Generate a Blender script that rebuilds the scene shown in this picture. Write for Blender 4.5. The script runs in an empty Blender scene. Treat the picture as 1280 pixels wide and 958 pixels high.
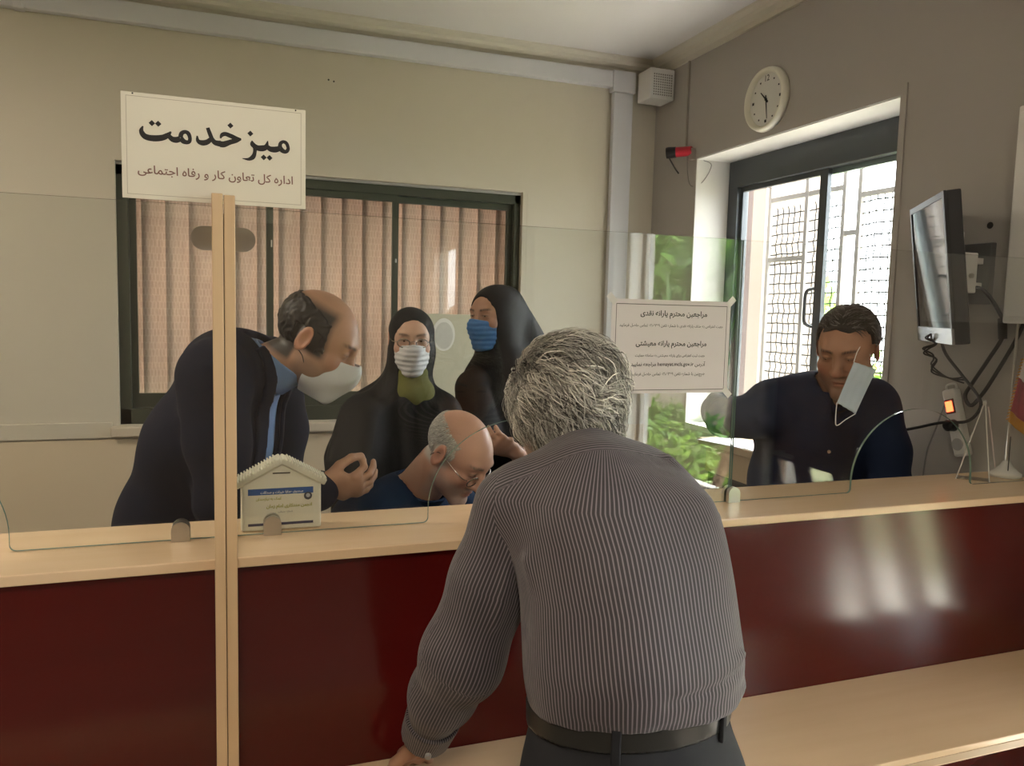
import bpy, bmesh, math, random
import numpy as np
from mathutils import Vector, Matrix
random.seed(7); RNG = np.random.default_rng(7)
SC = bpy.context.scene
COL = SC.collection
R = math.radians

# ---------------------------------------------------------------- camera
cam_d = bpy.data.cameras.new('camera'); cam = bpy.data.objects.new('camera', cam_d); COL.objects.link(cam)
cam_d.sensor_fit = 'HORIZONTAL'; cam_d.sensor_width = 36.0; cam_d.lens = 36.0*986.4/1280.0
cam_d.clip_start = 0.02; cam_d.clip_end = 200
yaw, pit, rol = R(20.09), R(5.215), R(1.421)
_F = Vector((math.sin(yaw)*math.cos(pit), math.cos(yaw)*math.cos(pit), -math.sin(pit)))
_r0 = Vector((math.cos(yaw), -math.sin(yaw), 0)); _u0 = _r0.cross(_F)
_r = math.cos(rol)*_r0 + math.sin(rol)*_u0; _u = -math.sin(rol)*_r0 + math.cos(rol)*_u0
cam.matrix_world = Matrix(((_r.x, _u.x, -_F.x, 0), (_r.y, _u.y, -_F.y, 0), (_r.z, _u.z, -_F.z, 1.64), (0, 0, 0, 1)))
SC.camera = cam

# ---------------------------------------------------------------- world, sun, exposure
SC.view_settings.view_transform = 'Standard'; SC.view_settings.look = 'None'
SC.view_settings.gamma = 1.0; SC.view_settings.use_curve_mapping = False
SC.view_settings.exposure = 2.06
world = bpy.data.worlds.new('world'); SC.world = world; world.use_nodes = True
wn = world.node_tree; wb = wn.nodes['Background']
wb.inputs['Color'].default_value = (0.93, 0.97, 1.0, 1); wb.inputs['Strength'].default_value = 4.5
sun_d = bpy.data.lights.new('sun', 'SUN'); sun = bpy.data.objects.new('sun', sun_d); COL.objects.link(sun)
sun_d.energy = 16.0; sun_d.angle = R(1.0); sun_d.color = (1.0, 0.96, 0.88)
sun.rotation_euler = Vector((-0.36, 0.16, -0.92)).to_track_quat('-Z', 'Y').to_euler()
def area(name, loc, direction, sx, sy, power, color, portal=False):
    d = bpy.data.lights.new(name, 'AREA'); d.shape = 'RECTANGLE'; d.size = sx; d.size_y = sy
    d.energy = power; d.color = color
    if portal: d.cycles.is_portal = True
    o = bpy.data.objects.new(name, d); COL.objects.link(o); o.location = loc
    o.rotation_euler = Vector(direction).to_track_quat('-Z', 'Y').to_euler()
    return o
area('window_portal', (2.64, 3.01, 1.70), (-1, 0, 0), 1.36, 1.55, 1, (1, 1, 1), True)
area('window_portal', (2.64, -0.54, 1.52), (-1, 0, 0), 1.3, 1.7, 1, (1, 1, 1), True)
area('window_portal', (2.64, 0.83, 0.56), (-1, 0, 0), 0.8, 0.8, 1, (1, 1, 1), True)

# ---------------------------------------------------------------- materials
MATS = {}
def mat(name, col=(.8, .8, .8), rough=.5, metal=0.0, spec=.5, noise=None, bump=None, emit=None, trans=None, coat=0.0, sheen=0.0, attr=None, subsurf=0.0):
    """noise=(scale xyz, amount, colour2); bump=(scale xyz, strength)"""
    if name in MATS: return MATS[name]
    m = bpy.data.materials.new(name); m.use_nodes = True; MATS[name] = m
    nt = m.node_tree; b = nt.nodes['Principled BSDF']
    b.inputs['Base Color'].default_value = (*col, 1); b.inputs['Roughness'].default_value = rough
    b.inputs['Metallic'].default_value = metal; b.inputs['Specular IOR Level'].default_value = spec
    b.inputs['Coat Weight'].default_value = coat; b.inputs['Sheen Weight'].default_value = sheen
    if subsurf:
        b.inputs['Subsurface Weight'].default_value = subsurf; b.inputs['Subsurface Radius'].default_value = (.012, .005, .003)
    N = nt.nodes.new; L = nt.links.new
    tc = None
    def tex(scale, detail=4):
        nonlocal tc
        if tc is None: tc = N('ShaderNodeTexCoord')
        mp = N('ShaderNodeMapping'); mp.inputs['Scale'].default_value = scale
        L(tc.outputs['Object'], mp.inputs['Vector'])
        n = N('ShaderNodeTexNoise'); n.inputs['Scale'].default_value = 1.0; n.inputs['Detail'].default_value = detail
        L(mp.outputs['Vector'], n.inputs['Vector']); return n
    src = None
    if attr:
        a = N('ShaderNodeAttribute'); a.attribute_name = attr; src = a.outputs['Color']
        L(src, b.inputs['Base Color'])
    if noise:
        n = tex(noise[0]); cr = N('ShaderNodeValToRGB')
        cr.color_ramp.elements[0].position = .5-.5*noise[1]; cr.color_ramp.elements[1].position = .5+.5*noise[1]
        L(n.outputs['Fac'], cr.inputs['Fac'])
        mx = N('ShaderNodeMix'); mx.data_type = 'RGBA'
        L(cr.outputs['Color'], mx.inputs['Factor'])
        mx.inputs['A'].default_value = (*col, 1); mx.inputs['B'].default_value = (*noise[2], 1)
        if src is not None:
            mx.blend_type = 'MULTIPLY'; L(src, mx.inputs['A'])
        L(mx.outputs['Result'], b.inputs['Base Color'])
    if bump:
        n = tex(bump[0], 3); bp = N('ShaderNodeBump'); bp.inputs['Strength'].default_value = bump[1]; bp.inputs['Distance'].default_value = .004
        L(n.outputs['Fac'], bp.inputs['Height']); L(bp.outputs['Normal'], b.inputs['Normal'])
    if emit:
        b.inputs['Emission Color'].default_value = (*emit[0], 1); b.inputs['Emission Strength'].default_value = emit[1]
    if trans:
        tr = N('ShaderNodeBsdfTranslucent'); tr.inputs['Color'].default_value = (*trans[0], 1)
        mx = N('ShaderNodeMixShader'); mx.inputs['Fac'].default_value = trans[1]
        L(b.outputs['BSDF'], mx.inputs[1]); L(tr.outputs['BSDF'], mx.inputs[2])
        L(mx.outputs['Shader'], nt.nodes['Material Output'].inputs['Surface'])
    return m
def glass_mat(name, tint=(.97, .985, .975), ior=1.5, rough=0.0):
    m = bpy.data.materials.new(name); m.use_nodes = True; nt = m.node_tree; nt.nodes.clear(); N = nt.nodes.new; L = nt.links.new
    o = N('ShaderNodeOutputMaterial'); t = N('ShaderNodeBsdfTransparent'); t.inputs['Color'].default_value = (*tint, 1)
    g = N('ShaderNodeBsdfGlossy'); g.inputs['Roughness'].default_value = rough
    geo = N('ShaderNodeNewGeometry'); dt = N('ShaderNodeVectorMath'); dt.operation = 'DOT_PRODUCT'
    L(geo.outputs['Incoming'], dt.inputs[0]); L(geo.outputs['Normal'], dt.inputs[1])
    def math_(op, a, b=None):
        n = N('ShaderNodeMath'); n.operation = op
        for i, x in enumerate((a, b)):
            if x is None: continue
            if isinstance(x, (int, float)): n.inputs[i].default_value = x
            else: L(x, n.inputs[i])
        return n.outputs[0]
    r0 = ((ior-1)/(ior+1))**2      # Schlick reflectance, the same from both sides of the sheet
    c = math_('ABSOLUTE', dt.outputs['Value']); p = math_('POWER', math_('SUBTRACT', 1.0, c), 5.0)
    fac = math_('ADD', math_('MULTIPLY', p, 1-r0), r0)
    mx = N('ShaderNodeMixShader'); L(fac, mx.inputs['Fac'])
    L(t.outputs['BSDF'], mx.inputs[1]); L(g.outputs['BSDF'], mx.inputs[2]); L(mx.outputs['Shader'], o.inputs['Surface'])
    MATS[name] = m; return m

# ---------------------------------------------------------------- objects
def link(name, me, m, parent=None, smooth=False, kind=None):
    if m is not None: me.materials.append(m)
    if smooth:
        me.polygons.foreach_set('use_smooth', [True]*len(me.polygons))
    o = bpy.data.objects.new(name, me); COL.objects.link(o)
    if parent is not None: o.parent = parent; o.matrix_parent_inverse = parent.matrix_basis.inverted()
    if kind: o['kind'] = kind
    return o
def tag(o, label=None, cat=None, group=None, kind=None):
    if label: o['label'] = label
    if cat: o['category'] = cat
    if group: o['group'] = group
    if kind: o['kind'] = kind
    return o
def thing(name, loc, label, cat, group=None):
    o = bpy.data.objects.new(name, None); COL.objects.link(o); o.location = loc; o.empty_display_size = .05
    bpy.context.view_layer.update()
    return tag(o, label, cat, group)
class MB:
    """mesh collector in world coordinates"""
    def __init__(s): s.v = []; s.f = []
    def add(s, vs, fs):
        k = len(s.v); s.v += [tuple(map(float, v)) for v in vs]; s.f += [tuple(i+k for i in f) for f in fs]; return s
    def box(s, lo, hi, M=None, bev=0.0):
        x0, y0, z0 = lo; x1, y1, z1 = hi
        if bev > 0:
            bm = bmesh.new(); bmesh.ops.create_cube(bm, size=1)
            for v in bm.verts: v.co = Vector(((x0+x1)/2+v.co.x*(x1-x0), (y0+y1)/2+v.co.y*(y1-y0), (z0+z1)/2+v.co.z*(z1-z0)))
            bmesh.ops.bevel(bm, geom=bm.edges[:], offset=bev, segments=2, affect='EDGES', profile=.5)
            vs = [v.co.copy() for v in bm.verts]; bm.verts.index_update(); fs = [[v.index for v in f.verts] for f in bm.faces]; bm.free()
        else:
            vs = [Vector(p) for p in ((x0,y0,z0),(x1,y0,z0),(x1,y1,z0),(x0,y1,z0),(x0,y0,z1),(x1,y0,z1),(x1,y1,z1),(x0,y1,z1))]
            fs = [(0,3,2,1),(4,5,6,7),(0,1,5,4),(1,2,6,5),(2,3,7,6),(3,0,4,7)]
        if M is not None: vs = [M @ v for v in vs]
        return s.add(vs, fs)
    def tube(s, pts, rad, n=8, cap=True):
        pts = [Vector(p) for p in pts]; m = len(pts)
        rad = rad if isinstance(rad, (list, tuple)) else [rad]*m
        vs = []; fs = []; up = None
        for i, p in enumerate(pts):
            t = (pts[min(i+1, m-1)]-pts[max(i-1, 0)]).normalized()
            if up is None: up = Vector((0, 0, 1)) if abs(t.z) < .9 else Vector((1, 0, 0))
            a = t.cross(up).normalized(); up = a.cross(t).normalized()
            for k in range(n):
                an = 2*math.pi*k/n; vs.append(p+rad[i]*(math.cos(an)*a+math.sin(an)*up))
        for i in range(m-1):
            for k in range(n): fs.append((i*n+k, i*n+(k+1) % n, (i+1)*n+(k+1) % n, (i+1)*n+k))
        if cap: fs.append(tuple(range(n-1, -1, -1))); fs.append(tuple((m-1)*n+k for k in range(n)))
        return s.add(vs, fs)
    def prism(s, poly, a, b, M=None):
        """closed polygon of (u,v) extruded from w=a to w=b; axes u=x, v=z, w=y unless M given (M maps (u,v,w))"""
        n = len(poly); M = M or Matrix(((1,0,0,0),(0,0,1,0),(0,1,0,0),(0,0,0,1)))
        vs = [M @ Vector((u, v, a)) for u, v in poly]+[M @ Vector((u, v, b)) for u, v in poly]
        fs = [tuple(range(n)), tuple(range(2*n-1, n-1, -1))]+[(i, i+n, (i+1) % n+n, (i+1) % n) for i in range(n)]
        return s.add(vs, fs)
    def build(s, name, m, parent=None, smooth=False, kind=None, recalc=True):
        me = bpy.data.meshes.new(name)
        org = Vector((0, 0, 0))
        me.from_pydata(s.v, [], s.f)
        if recalc:
            bm = bmesh.new(); bm.from_mesh(me); bmesh.ops.recalc_face_normals(bm, faces=bm.faces[:]); bm.to_mesh(me); bm.free()
        me.update()
        return link(name, me, m, parent, smooth, kind)
def struct(o): o['kind'] = 'structure'; return o
def catmull(pts, n=6):
    P = [Vector(p) for p in pts]; out = []
    for i in range(len(P)-1):
        a = P[max(i-1, 0)]; b = P[i]; c = P[i+1]; d = P[min(i+2, len(P)-1)]
        for k in range(n):
            t = k/n; out.append(.5*((2*b)+(c-a)*t+(2*a-5*b+4*c-d)*t*t+(3*b-a-3*c+d)*t**3))
    out.append(P[-1]); return out
def copy_tree(o, parent=None):
    c = o.copy(); COL.objects.link(c)
    if parent is not None: c.parent = parent
    for ch in list(o.children): copy_tree(ch, c)
    return c
# ---------------------------------------------------------------- lettering (right-to-left joining forms)
_FORMS = {'ا': ('\ufe8d', '\ufe8e'), 'آ': ('\ufe81', '\ufe82'), 'د': ('\ufea9', '\ufeaa'), 'ذ': ('\ufeab', '\ufeac'), 'ر': ('\ufead', '\ufeae'), 'ز': ('\ufeaf', '\ufeb0'), 'و': ('\ufeed', '\ufeee'),
 'ب': ('\ufe8f', '\ufe90', '\ufe91', '\ufe92'), 'ت': ('\ufe95', '\ufe96', '\ufe97', '\ufe98'), 'ث': ('\ufe99', '\ufe9a', '\ufe9b', '\ufe9c'), 'ج': ('\ufe9d', '\ufe9e', '\ufe9f', '\ufea0'),
 'ح': ('\ufea1', '\ufea2', '\ufea3', '\ufea4'), 'خ': ('\ufea5', '\ufea6', '\ufea7', '\ufea8'), 'س': ('\ufeb1', '\ufeb2', '\ufeb3', '\ufeb4'), 'ش': ('\ufeb5', '\ufeb6', '\ufeb7', '\ufeb8'),
 'ص': ('\ufeb9', '\ufeba', '\ufebb', '\ufebc'), 'ض': ('\ufebd', '\ufebe', '\ufebf', '\ufec0'), 'ع': ('\ufec9', '\ufeca', '\ufecb', '\ufecc'), 'ف': ('\ufed1', '\ufed2', '\ufed3', '\ufed4'),
 'ق': ('\ufed5', '\ufed6', '\ufed7', '\ufed8'), 'ک': ('\ufb8e', '\ufb8f', '\ufb90', '\ufb91'), 'ل': ('\ufedd', '\ufede', '\ufedf', '\ufee0'), 'م': ('\ufee1', '\ufee2', '\ufee3', '\ufee4'),
 'ن': ('\ufee5', '\ufee6', '\ufee7', '\ufee8'), 'ه': ('\ufee9', '\ufeea', '\ufeeb', '\ufeec'), 'ی': ('\ufbfc', '\ufbfd', '\ufbfe', '\ufbff')}
def shape_rtl(s):
    out = []; n = len(s); i = 0
    while i < n:
        c = s[i]
        if c in _FORMS:
            f = _FORMS[c]
            prev = i > 0 and s[i-1] in _FORMS and len(_FORMS[s[i-1]]) == 4
            nxt = len(f) == 4 and i+1 < n and s[i+1] in _FORMS
            out.append(f[(3 if nxt else 1) if prev else (2 if nxt else 0)]); i += 1
        elif c.isascii() and c != ' ' or c in '۰۱۲۳۴۵۶۷۸۹':
            j = i
            while j < n and (s[j].isascii() and s[j] != ' ' or s[j] in '۰۱۲۳۴۵۶۷۸۹'): j += 1
            out.append(s[i:j][::-1] if False else s[i:j]); i = j
        else: out.append(c); i += 1
    return ''.join(out[::-1])
def text_mesh(s, width=None, height=None, bold=0.0, maxw=None):
    """returns (verts, faces) of flat lettering in x/z, centred on x=0, baseline z=0, scaled to width"""
    cu = bpy.data.curves.new('lettering', 'FONT'); cu.body = s; cu.resolution_u = 3; cu.offset = bold
    o = bpy.data.objects.new('lettering', cu); COL.objects.link(o)
    dg = bpy.context.evaluated_depsgraph_get(); me = bpy.data.meshes.new_from_object(o.evaluated_get(dg))
    vs = np.array([v.co[:] for v in me.vertices]); fs = [tuple(p.vertices) for p in me.polygons]
    bpy.data.objects.remove(o); bpy.data.curves.remove(cu); bpy.data.meshes.remove(me)
    x0, x1 = vs[:, 0].min(), vs[:, 0].max(); sc = width/(x1-x0) if width else height
    vs = (vs-np.array([(x0+x1)/2, 0, 0]))*sc
    return vs, fs
def lettering(name, lines, M, m, parent):
    """lines: (text, u centre, v baseline, width, bold); M maps (u, v, 0) to the world"""
    b = MB()
    for s, u, v, w, bold in lines:
        vs, fs = text_mesh(s, w, bold=bold)
        b.add([M @ Vector((p[0]+u, p[1]+v, 0)) for p in vs], fs)
    return b.build(name, m, parent, recalc=False)
# ---------------------------------------------------------------- smooth solids for bodies and cloth
def V3(*a): return np.array(a, np.float32)
def ell(c, r, Rm=None):
    c = np.asarray(c, np.float32); r = np.asarray(r, np.float32)
    def f(P):
        p = P-c
        if Rm is not None: p = p @ Rm
        a = np.sqrt(((p/r)**2).sum(1)); b = np.sqrt(((p/(r*r))**2).sum(1))
        return a*(a-1)/np.maximum(b, 1e-6)
    return f
def cone(a, b, ra, rb):
    a = np.asarray(a, np.float32); b = np.asarray(b, np.float32); ab = b-a; L = float(ab @ ab)
    def f(P):
        p = P-a; t = np.clip(p @ ab/L, 0, 1)
        return np.sqrt(((p-t[:, None]*ab)**2).sum(1))-(ra+t*(rb-ra))
    return f
def chain(pts, rad, k=.01):
    fs = [cone(pts[i], pts[i+1], rad[i], rad[i+1]) for i in range(len(pts)-1)]
    return su(k, *fs)
def su(k, *fs):
    def f(P):
        d = fs[0](P)
        for g in fs[1:]:
            e = g(P); h = np.clip(.5+.5*(e-d)/k, 0, 1); d = e*(1-h)+d*h-k*h*(1-h)
        return d
    return f
def sub(k, f0, *gs):
    def f(P):
        d = f0(P)
        for g in gs:
            e = -g(P); h = np.clip(.5+.5*(e-d)/k, 0, 1); d = d*(1-h)+e*h+k*h*(1-h)
        return d
    return f
def inter(*fs):
    def f(P):
        d = fs[0](P)
        for g in fs[1:]: d = np.maximum(d, g(P))
        return d
    return f
def off(f0, r): return lambda P: f0(P)-r
def half(p, n):
    p = np.asarray(p, np.float32); n = np.asarray(n, np.float32); n = n/np.linalg.norm(n)
    return lambda P: (P-p) @ n
def body(pts, a, b, xdir, k=.02):
    """tapering elliptic column through pts; a half-width along xdir, b half-depth"""
    pts = [np.asarray(p, np.float32) for p in pts]; xdir = np.asarray(xdir, np.float32)
    def seg(i):
        p0, p1 = pts[i], pts[i+1]; ab = p1-p0; L = float(ab @ ab); t = ab/math.sqrt(L)
        x = xdir-t*(xdir @ t); x /= np.linalg.norm(x); y = np.cross(t, x)
        def f(P):
            p = P-p0; u = np.clip(p @ ab/L, 0, 1); q = p-u[:, None]*ab
            A = a[i]+u*(a[i+1]-a[i]); B = b[i]+u*(b[i+1]-b[i]); m = np.minimum(A, B)
            return (np.sqrt((q @ x/A)**2+(q @ y/B)**2+(q @ t/m)**2)-1)*m
        return f
    return su(k, *[seg(i) for i in range(len(pts)-1)])
def boxs(c, h, Rm=None, r=.005):
    c = np.asarray(c, np.float32); h = np.asarray(h, np.float32)-r
    def f(P):
        p = P-c
        if Rm is not None: p = p @ Rm
        q = np.abs(p)-h
        return np.sqrt((np.maximum(q, 0)**2).sum(1))+np.minimum(q.max(1), 0)-r
    return f
def waves(seed, scale, amp, stretch=(1, 1, 1), n=7):
    g = np.random.default_rng(seed); D = g.normal(size=(n, 3)); D /= np.linalg.norm(D, axis=1)[:, None]
    D = (D*np.asarray(stretch)*scale*g.uniform(.6, 1.7, (n, 1))).astype(np.float32); ph = g.uniform(0, 6.3, n).astype(np.float32)
    def f(P):
        w = P + .012*np.sin(P[:, [1, 2, 0]]*scale*.5+ph[0])
        return amp*np.sin(w @ D.T+ph).sum(1)/math.sqrt(n)
    return f
def plus(f0, w): return lambda P: f0(P)+w(P)
def fold(a, b, w, d):
    """a crease (d>0 groove, d<0 ridge) of half width w along the segment a-b"""
    g = cone(a, b, 0, 0)
    return lambda P: d*np.exp(-(g(P)/w)**2)
def local(f0, M):
    """evaluate f0 in the frame of the 4x4 matrix M (rotation+uniform scale)"""
    Mi = np.array(M.inverted(), np.float32); s = M.to_scale()[0]
    return lambda P: f0(P @ Mi[:3, :3].T+Mi[:3, 3])*s
def sdf_mesh(fn, lo, hi, h):
    lo = np.asarray(lo, np.float32); hi = np.asarray(hi, np.float32); S = 5
    nb = np.ceil((hi-lo)/(h*S)).astype(int)+1; n = nb*S
    def pts(ix): return (lo+ix*h).astype(np.float32)
    cb = np.stack(np.meshgrid(*[np.arange(k) for k in nb], indexing='ij'), -1).reshape(-1, 3)
    cd = fn(pts(cb*S+(S-1)/2)).reshape(nb)
    v = np.repeat(np.repeat(np.repeat(cd, S, 0), S, 1), S, 2).astype(np.float32)
    near = np.argwhere(np.abs(cd) < h*S*1.5)
    o = np.stack(np.meshgrid(*[np.arange(S)]*3, indexing='ij'), -1).reshape(-1, 3)
    for k in range(0, len(near), 4000):
        ix = (near[k:k+4000, None, :]*S+o[None]).reshape(-1, 3)
        v[ix[:, 0], ix[:, 1], ix[:, 2]] = fn(pts(ix))
    s = v < 0
    cnt = sum(s[a:n[0]-1+a, b:n[1]-1+b, c:n[2]-1+c].astype(np.int8) for a in (0, 1) for b in (0, 1) for c in (0, 1))
    cells = np.argwhere((cnt > 0) & (cnt < 8))
    idx = np.full(n-1, -1, np.int64); idx[cells[:, 0], cells[:, 1], cells[:, 2]] = np.arange(len(cells))
    cor = np.array([(a, b, c) for a in (0, 1) for b in (0, 1) for c in (0, 1)])
    val = np.stack([v[cells[:, 0]+a, cells[:, 1]+b, cells[:, 2]+c] for a, b, c in cor], 1)
    acc = np.zeros((len(cells), 3)); num = np.zeros(len(cells))
    for i in range(8):
        for j in range(i+1, 8):
            if np.abs(cor[i]-cor[j]).sum() != 1: continue
            m = (val[:, i] < 0) != (val[:, j] < 0); t = val[m, i]/(val[m, i]-val[m, j])
            acc[m] += cor[i]+t[:, None]*(cor[j]-cor[i]); num[m] += 1
    vert = lo+(cells+acc/num[:, None])*h
    F = []
    for ax in range(3):
        e = np.argwhere(np.take(s, range(0, n[ax]-1), ax) != np.take(s, range(1, n[ax]), ax))
        b1, b2 = (ax+1) % 3, (ax+2) % 3
        e = e[(e[:, b1] > 0) & (e[:, b2] > 0) & (e[:, b1] < n[b1]-1) & (e[:, b2] < n[b2]-1)]
        q = []
        for d1, d2 in ((1, 1), (0, 1), (0, 0), (1, 0)):
            c = e.copy(); c[:, b1] -= d1; c[:, b2] -= d2; q.append(idx[c[:, 0], c[:, 1], c[:, 2]])
        q = np.stack(q, 1); inside = s[e[:, 0], e[:, 1], e[:, 2]]
        q[~inside] = q[~inside][:, ::-1]; F.append(q)
    F = np.concatenate(F); F = F[(F >= 0).all(1)]
    return vert, F
def np_mesh(name, vert, F, m, parent=None, color=None, attrs=None, kind=None):
    me = bpy.data.meshes.new(name); me.vertices.add(len(vert)); me.vertices.foreach_set('co', np.asarray(vert, np.float32).ravel())
    k = F.shape[1]; me.loops.add(F.size); me.loops.foreach_set('vertex_index', F.ravel().astype(np.int32))
    me.polygons.add(len(F)); me.polygons.foreach_set('loop_start', np.arange(0, F.size, k, dtype=np.int32))
    me.polygons.foreach_set('use_smooth', np.ones(len(F), bool)); me.update(calc_edges=True)
    if color is not None:
        a = me.color_attributes.new('tint', 'FLOAT_COLOR', 'POINT')
        a.data.foreach_set('color', np.concatenate([color, np.ones((len(color), 1))], 1).astype(np.float32).ravel())
    for nm, arr in (attrs or {}).items():
        a = me.attributes.new(nm, 'FLOAT', 'POINT'); a.data.foreach_set('value', np.asarray(arr, np.float32))
    return link(name, me, m, parent, True, kind)
def solid(name, fn, lo, hi, h, m, parent=None, colfn=None, attrfn=None, kind=None, relax=0):
    v, F = sdf_mesh(fn, lo, hi, h)
    if relax:
        for _ in range(relax):
            acc = np.zeros_like(v); cnt = np.zeros(len(v))
            for a, b in ((0, 1), (1, 2), (2, 3), (3, 0)):
                np.add.at(acc, F[:, a], v[F[:, b]]); np.add.at(acc, F[:, b], v[F[:, a]]); np.add.at(cnt, F[:, a], 1); np.add.at(cnt, F[:, b], 1)
            v = .4*v+.6*acc/np.maximum(cnt, 1)[:, None]
    return np_mesh(name, v, F, m, parent, colfn(v) if colfn else None, attrfn(v) if attrfn else None, kind)
def frame(c, fwd, up=(0, 0, 1), s=1.0):
    y = Vector(fwd).normalized(); x = y.cross(Vector(up)).normalized(); z = x.cross(y)
    return Matrix(((x.x*s, y.x*s, z.x*s, c[0]), (x.y*s, y.y*s, z.y*s, c[1]), (x.z*s, y.z*s, z.z*s, c[2]), (0, 0, 0, 1)))
def apply(M, p): return tuple(M @ Vector(p))
# ---------------------------------------------------------------- heads and hands (local frame: x to the person's right, y forward, z up)
def cranium(): return su(.02, ell((0, -.014, .036), (.074, .096, .083)), ell((0, .03, .02), (.066, .066, .066)))
def head_sdf(nose=1.0, jaw=1.0, fat=0.0, ear=1.0, lips=1.0):
    f = su(.022, ell((0, -.014, .036), (.074, .096, .083)), ell((0, .028, .018), (.066, .068, .066)),
           ell((0, .034, -.045), (.057*jaw+fat*.5, .056, .066)))
    f = su(.02, f, cone((-.046*jaw, .002, -.05), (-.012, .074, -.098), .017+fat*.4, .017), cone((.046*jaw, .002, -.05), (.012, .074, -.098), .017+fat*.4, .017), ell((-.04*jaw, .035, -.04), (.026+fat, .035, .038)), ell((.04*jaw, .035, -.04), (.026+fat, .035, .038)),
           ell((0, .077, -.1), (.022*jaw, .016, .017)))
    f = su(.016, f, ell((-.043, .062, -.018), (.022, .02, .02)), ell((.043, .062, -.018), (.022, .02, .02)),
           cone((-.036, .078, .031), (.036, .078, .031), .011, .011))
    f = sub(.016, f, ell((-.031, .1, .013), (.018, .02, .012)), ell((.031, .1, .013), (.018, .02, .012)))
    f = su(.006, f, ell((-.031, .077, .012), (.0155, .0125, .011)), ell((.031, .077, .012), (.0155, .0125, .011)))
    f = su(.012, f, cone((0, .086, .02), (0, .104+.008*(nose-1), -.021), .008, .0115*nose))
    f = su(.008, f, ell((0, .107+.01*(nose-1), -.026), (.0115*nose, .012, .010)), ell((-.0125*nose, .093, -.03), (.0085, .011, .008)), ell((.0125*nose, .093, -.03), (.0085, .011, .008)))
    f = su(.007, f, ell((0, .086, -.058), (.021*lips, .011, .0055)), ell((0, .084, -.068), (.018*lips, .011, .006)))
    f = sub(.004, f, ell((0, .098, -.0632), (.022, .009, .0016)))
    for s in (-1, 1):
        rot = np.array(Matrix.Rotation(s*R(-22), 3, 'Z') @ Matrix.Rotation(R(-12), 3, 'X'), np.float32)
        e = sub(.006, ell((s*.079, -.012, .004), (.0085, .02*ear, .033*ear), rot), ell((s*.0885, -.007, .007), (.008, .0115*ear, .021*ear), rot))
        f = su(.008, f, e)
    return f
def hand_sdf(curl=.6, spread=.12, thumb=.5, s=1.0, curls=None):
    """right hand: wrist at origin, fingers along +y, palm facing -z, thumb towards -x"""
    f = su(.012, body([(0, -.03, 0), (0, .005, 0), (.002, .05, .002), (.002, .088, .002)], [.026, .029, .039, .039], [.021, .016, .0145, .0125], (1, 0, 0), .01),
           ell((-.028, .028, -.008), (.017, .03, .014)))
    fi = []
    for i, (x, L) in enumerate(((-.030, .072), (-.0095, .080), (.0115, .074), (.031, .058))):
        c = (curls[i] if curls else curl)
        p = Vector((x, .086-abs(x-.005)*.18, .002)); a = 0.0; pts = [p.copy()]
        side = (i-1.4)*spread
        for j, (l, da) in enumerate(((.45, .9), (.32, 1.15), (.23, .7))):
            a -= c*da; d = Vector((math.sin(side)*math.cos(a), math.cos(side)*math.cos(a), math.sin(a))); p = p+d*l*L; pts.append(p.copy())
        fi.append(chain([tuple(q) for q in pts], [.0098, .0092, .0085, .0072], .003))
    p = Vector((-.03, .02, -.008)); t = thumb
    pts = [p, p+Vector((-.022, .028, -.010)), p+Vector((-.03+.012*t, .058, -.020-.014*t)), p+Vector((-.026+.026*t, .083, -.026-.028*t))]
    fi.append(chain([tuple(q) for q in pts], [.013, .012, .0105, .0085], .004))
    g = f
    for q in fi: g = su(.006, g, q)
    return g
def facecol(M, skin, stubble=None, lipc=None, brow=None, scalp=None):
    """natural colours of the skin: lips, beard shadow, brows, cropped scalp hair"""
    Mi = np.array(M.inverted(), np.float32)
    def f(V):
        p = V @ Mi[:3, :3].T+Mi[:3, 3]; x, y, z = p[:, 0], p[:, 1], p[:, 2]
        c = np.tile(np.array(skin, np.float32), (len(V), 1))
        n = np.sin(x*95+1)*np.sin(y*83)*np.sin(z*77+2); c *= (1+.05*n)[:, None]
        def mixc(w, col):
            nonlocal c
            w = np.clip(w, 0, 1)[:, None]; c = c*(1-w)+np.array(col, np.float32)*w
        sm = lambda a, b, t: np.clip((t-a)/(b-a), 0, 1)
        red = np.exp(-((np.abs(x)-.045)/.02)**2-((z+.025)/.02)**2)*sm(.04, .06, y)+np.exp(-(x/.014)**2-((z+.026)/.012)**2)*sm(.09, .1, y)+sm(.076, .084, np.abs(x))*(np.abs(z) < .05)
        c *= 1+red[:, None]*np.array([.06, -.1, -.1], np.float32)
        if stubble:
            w = sm(-.022, -.045, z)*sm(-.02, .0, y)*sm(.085, .078, np.abs(x))*(1-np.exp(-(x/.02)**2-((z+.062)/.011)**2))*(1-np.exp(-((np.abs(x)-.03)/.02)**2-((z+.03)/.016)**2))
            w *= sm(-.16, -.125, z); mixc(w*stubble[1], stubble[0])
        mixc(np.exp(-(x/.019)**4-((z+.062)/.0085)**4)*sm(.075, .084, y)*.75, lipc or (skin[0]*.78, skin[1]*.5, skin[2]*.5))
        if brow is not None:
            zb = .0325+.004*np.sin((np.abs(x)-.014)/.036*2.2)
            w = np.exp(-((z-zb)/.0042)**4)*sm(.010, .016, np.abs(x))*sm(.056, .046, np.abs(x))*sm(.04, .055, y)
            mixc(w*(.75+.25*np.sin(x*1500)), brow)
        mixc(np.exp(-((np.abs(x)-.031)/.0145)**4-((z-.0135)/.0022)**2)*sm(.075, .082, y)*.85, (.02, .013, .01))
        if scalp: mixc(scalp[1](x, y, z, sm), scalp[0])
        return c
    return f
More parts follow.
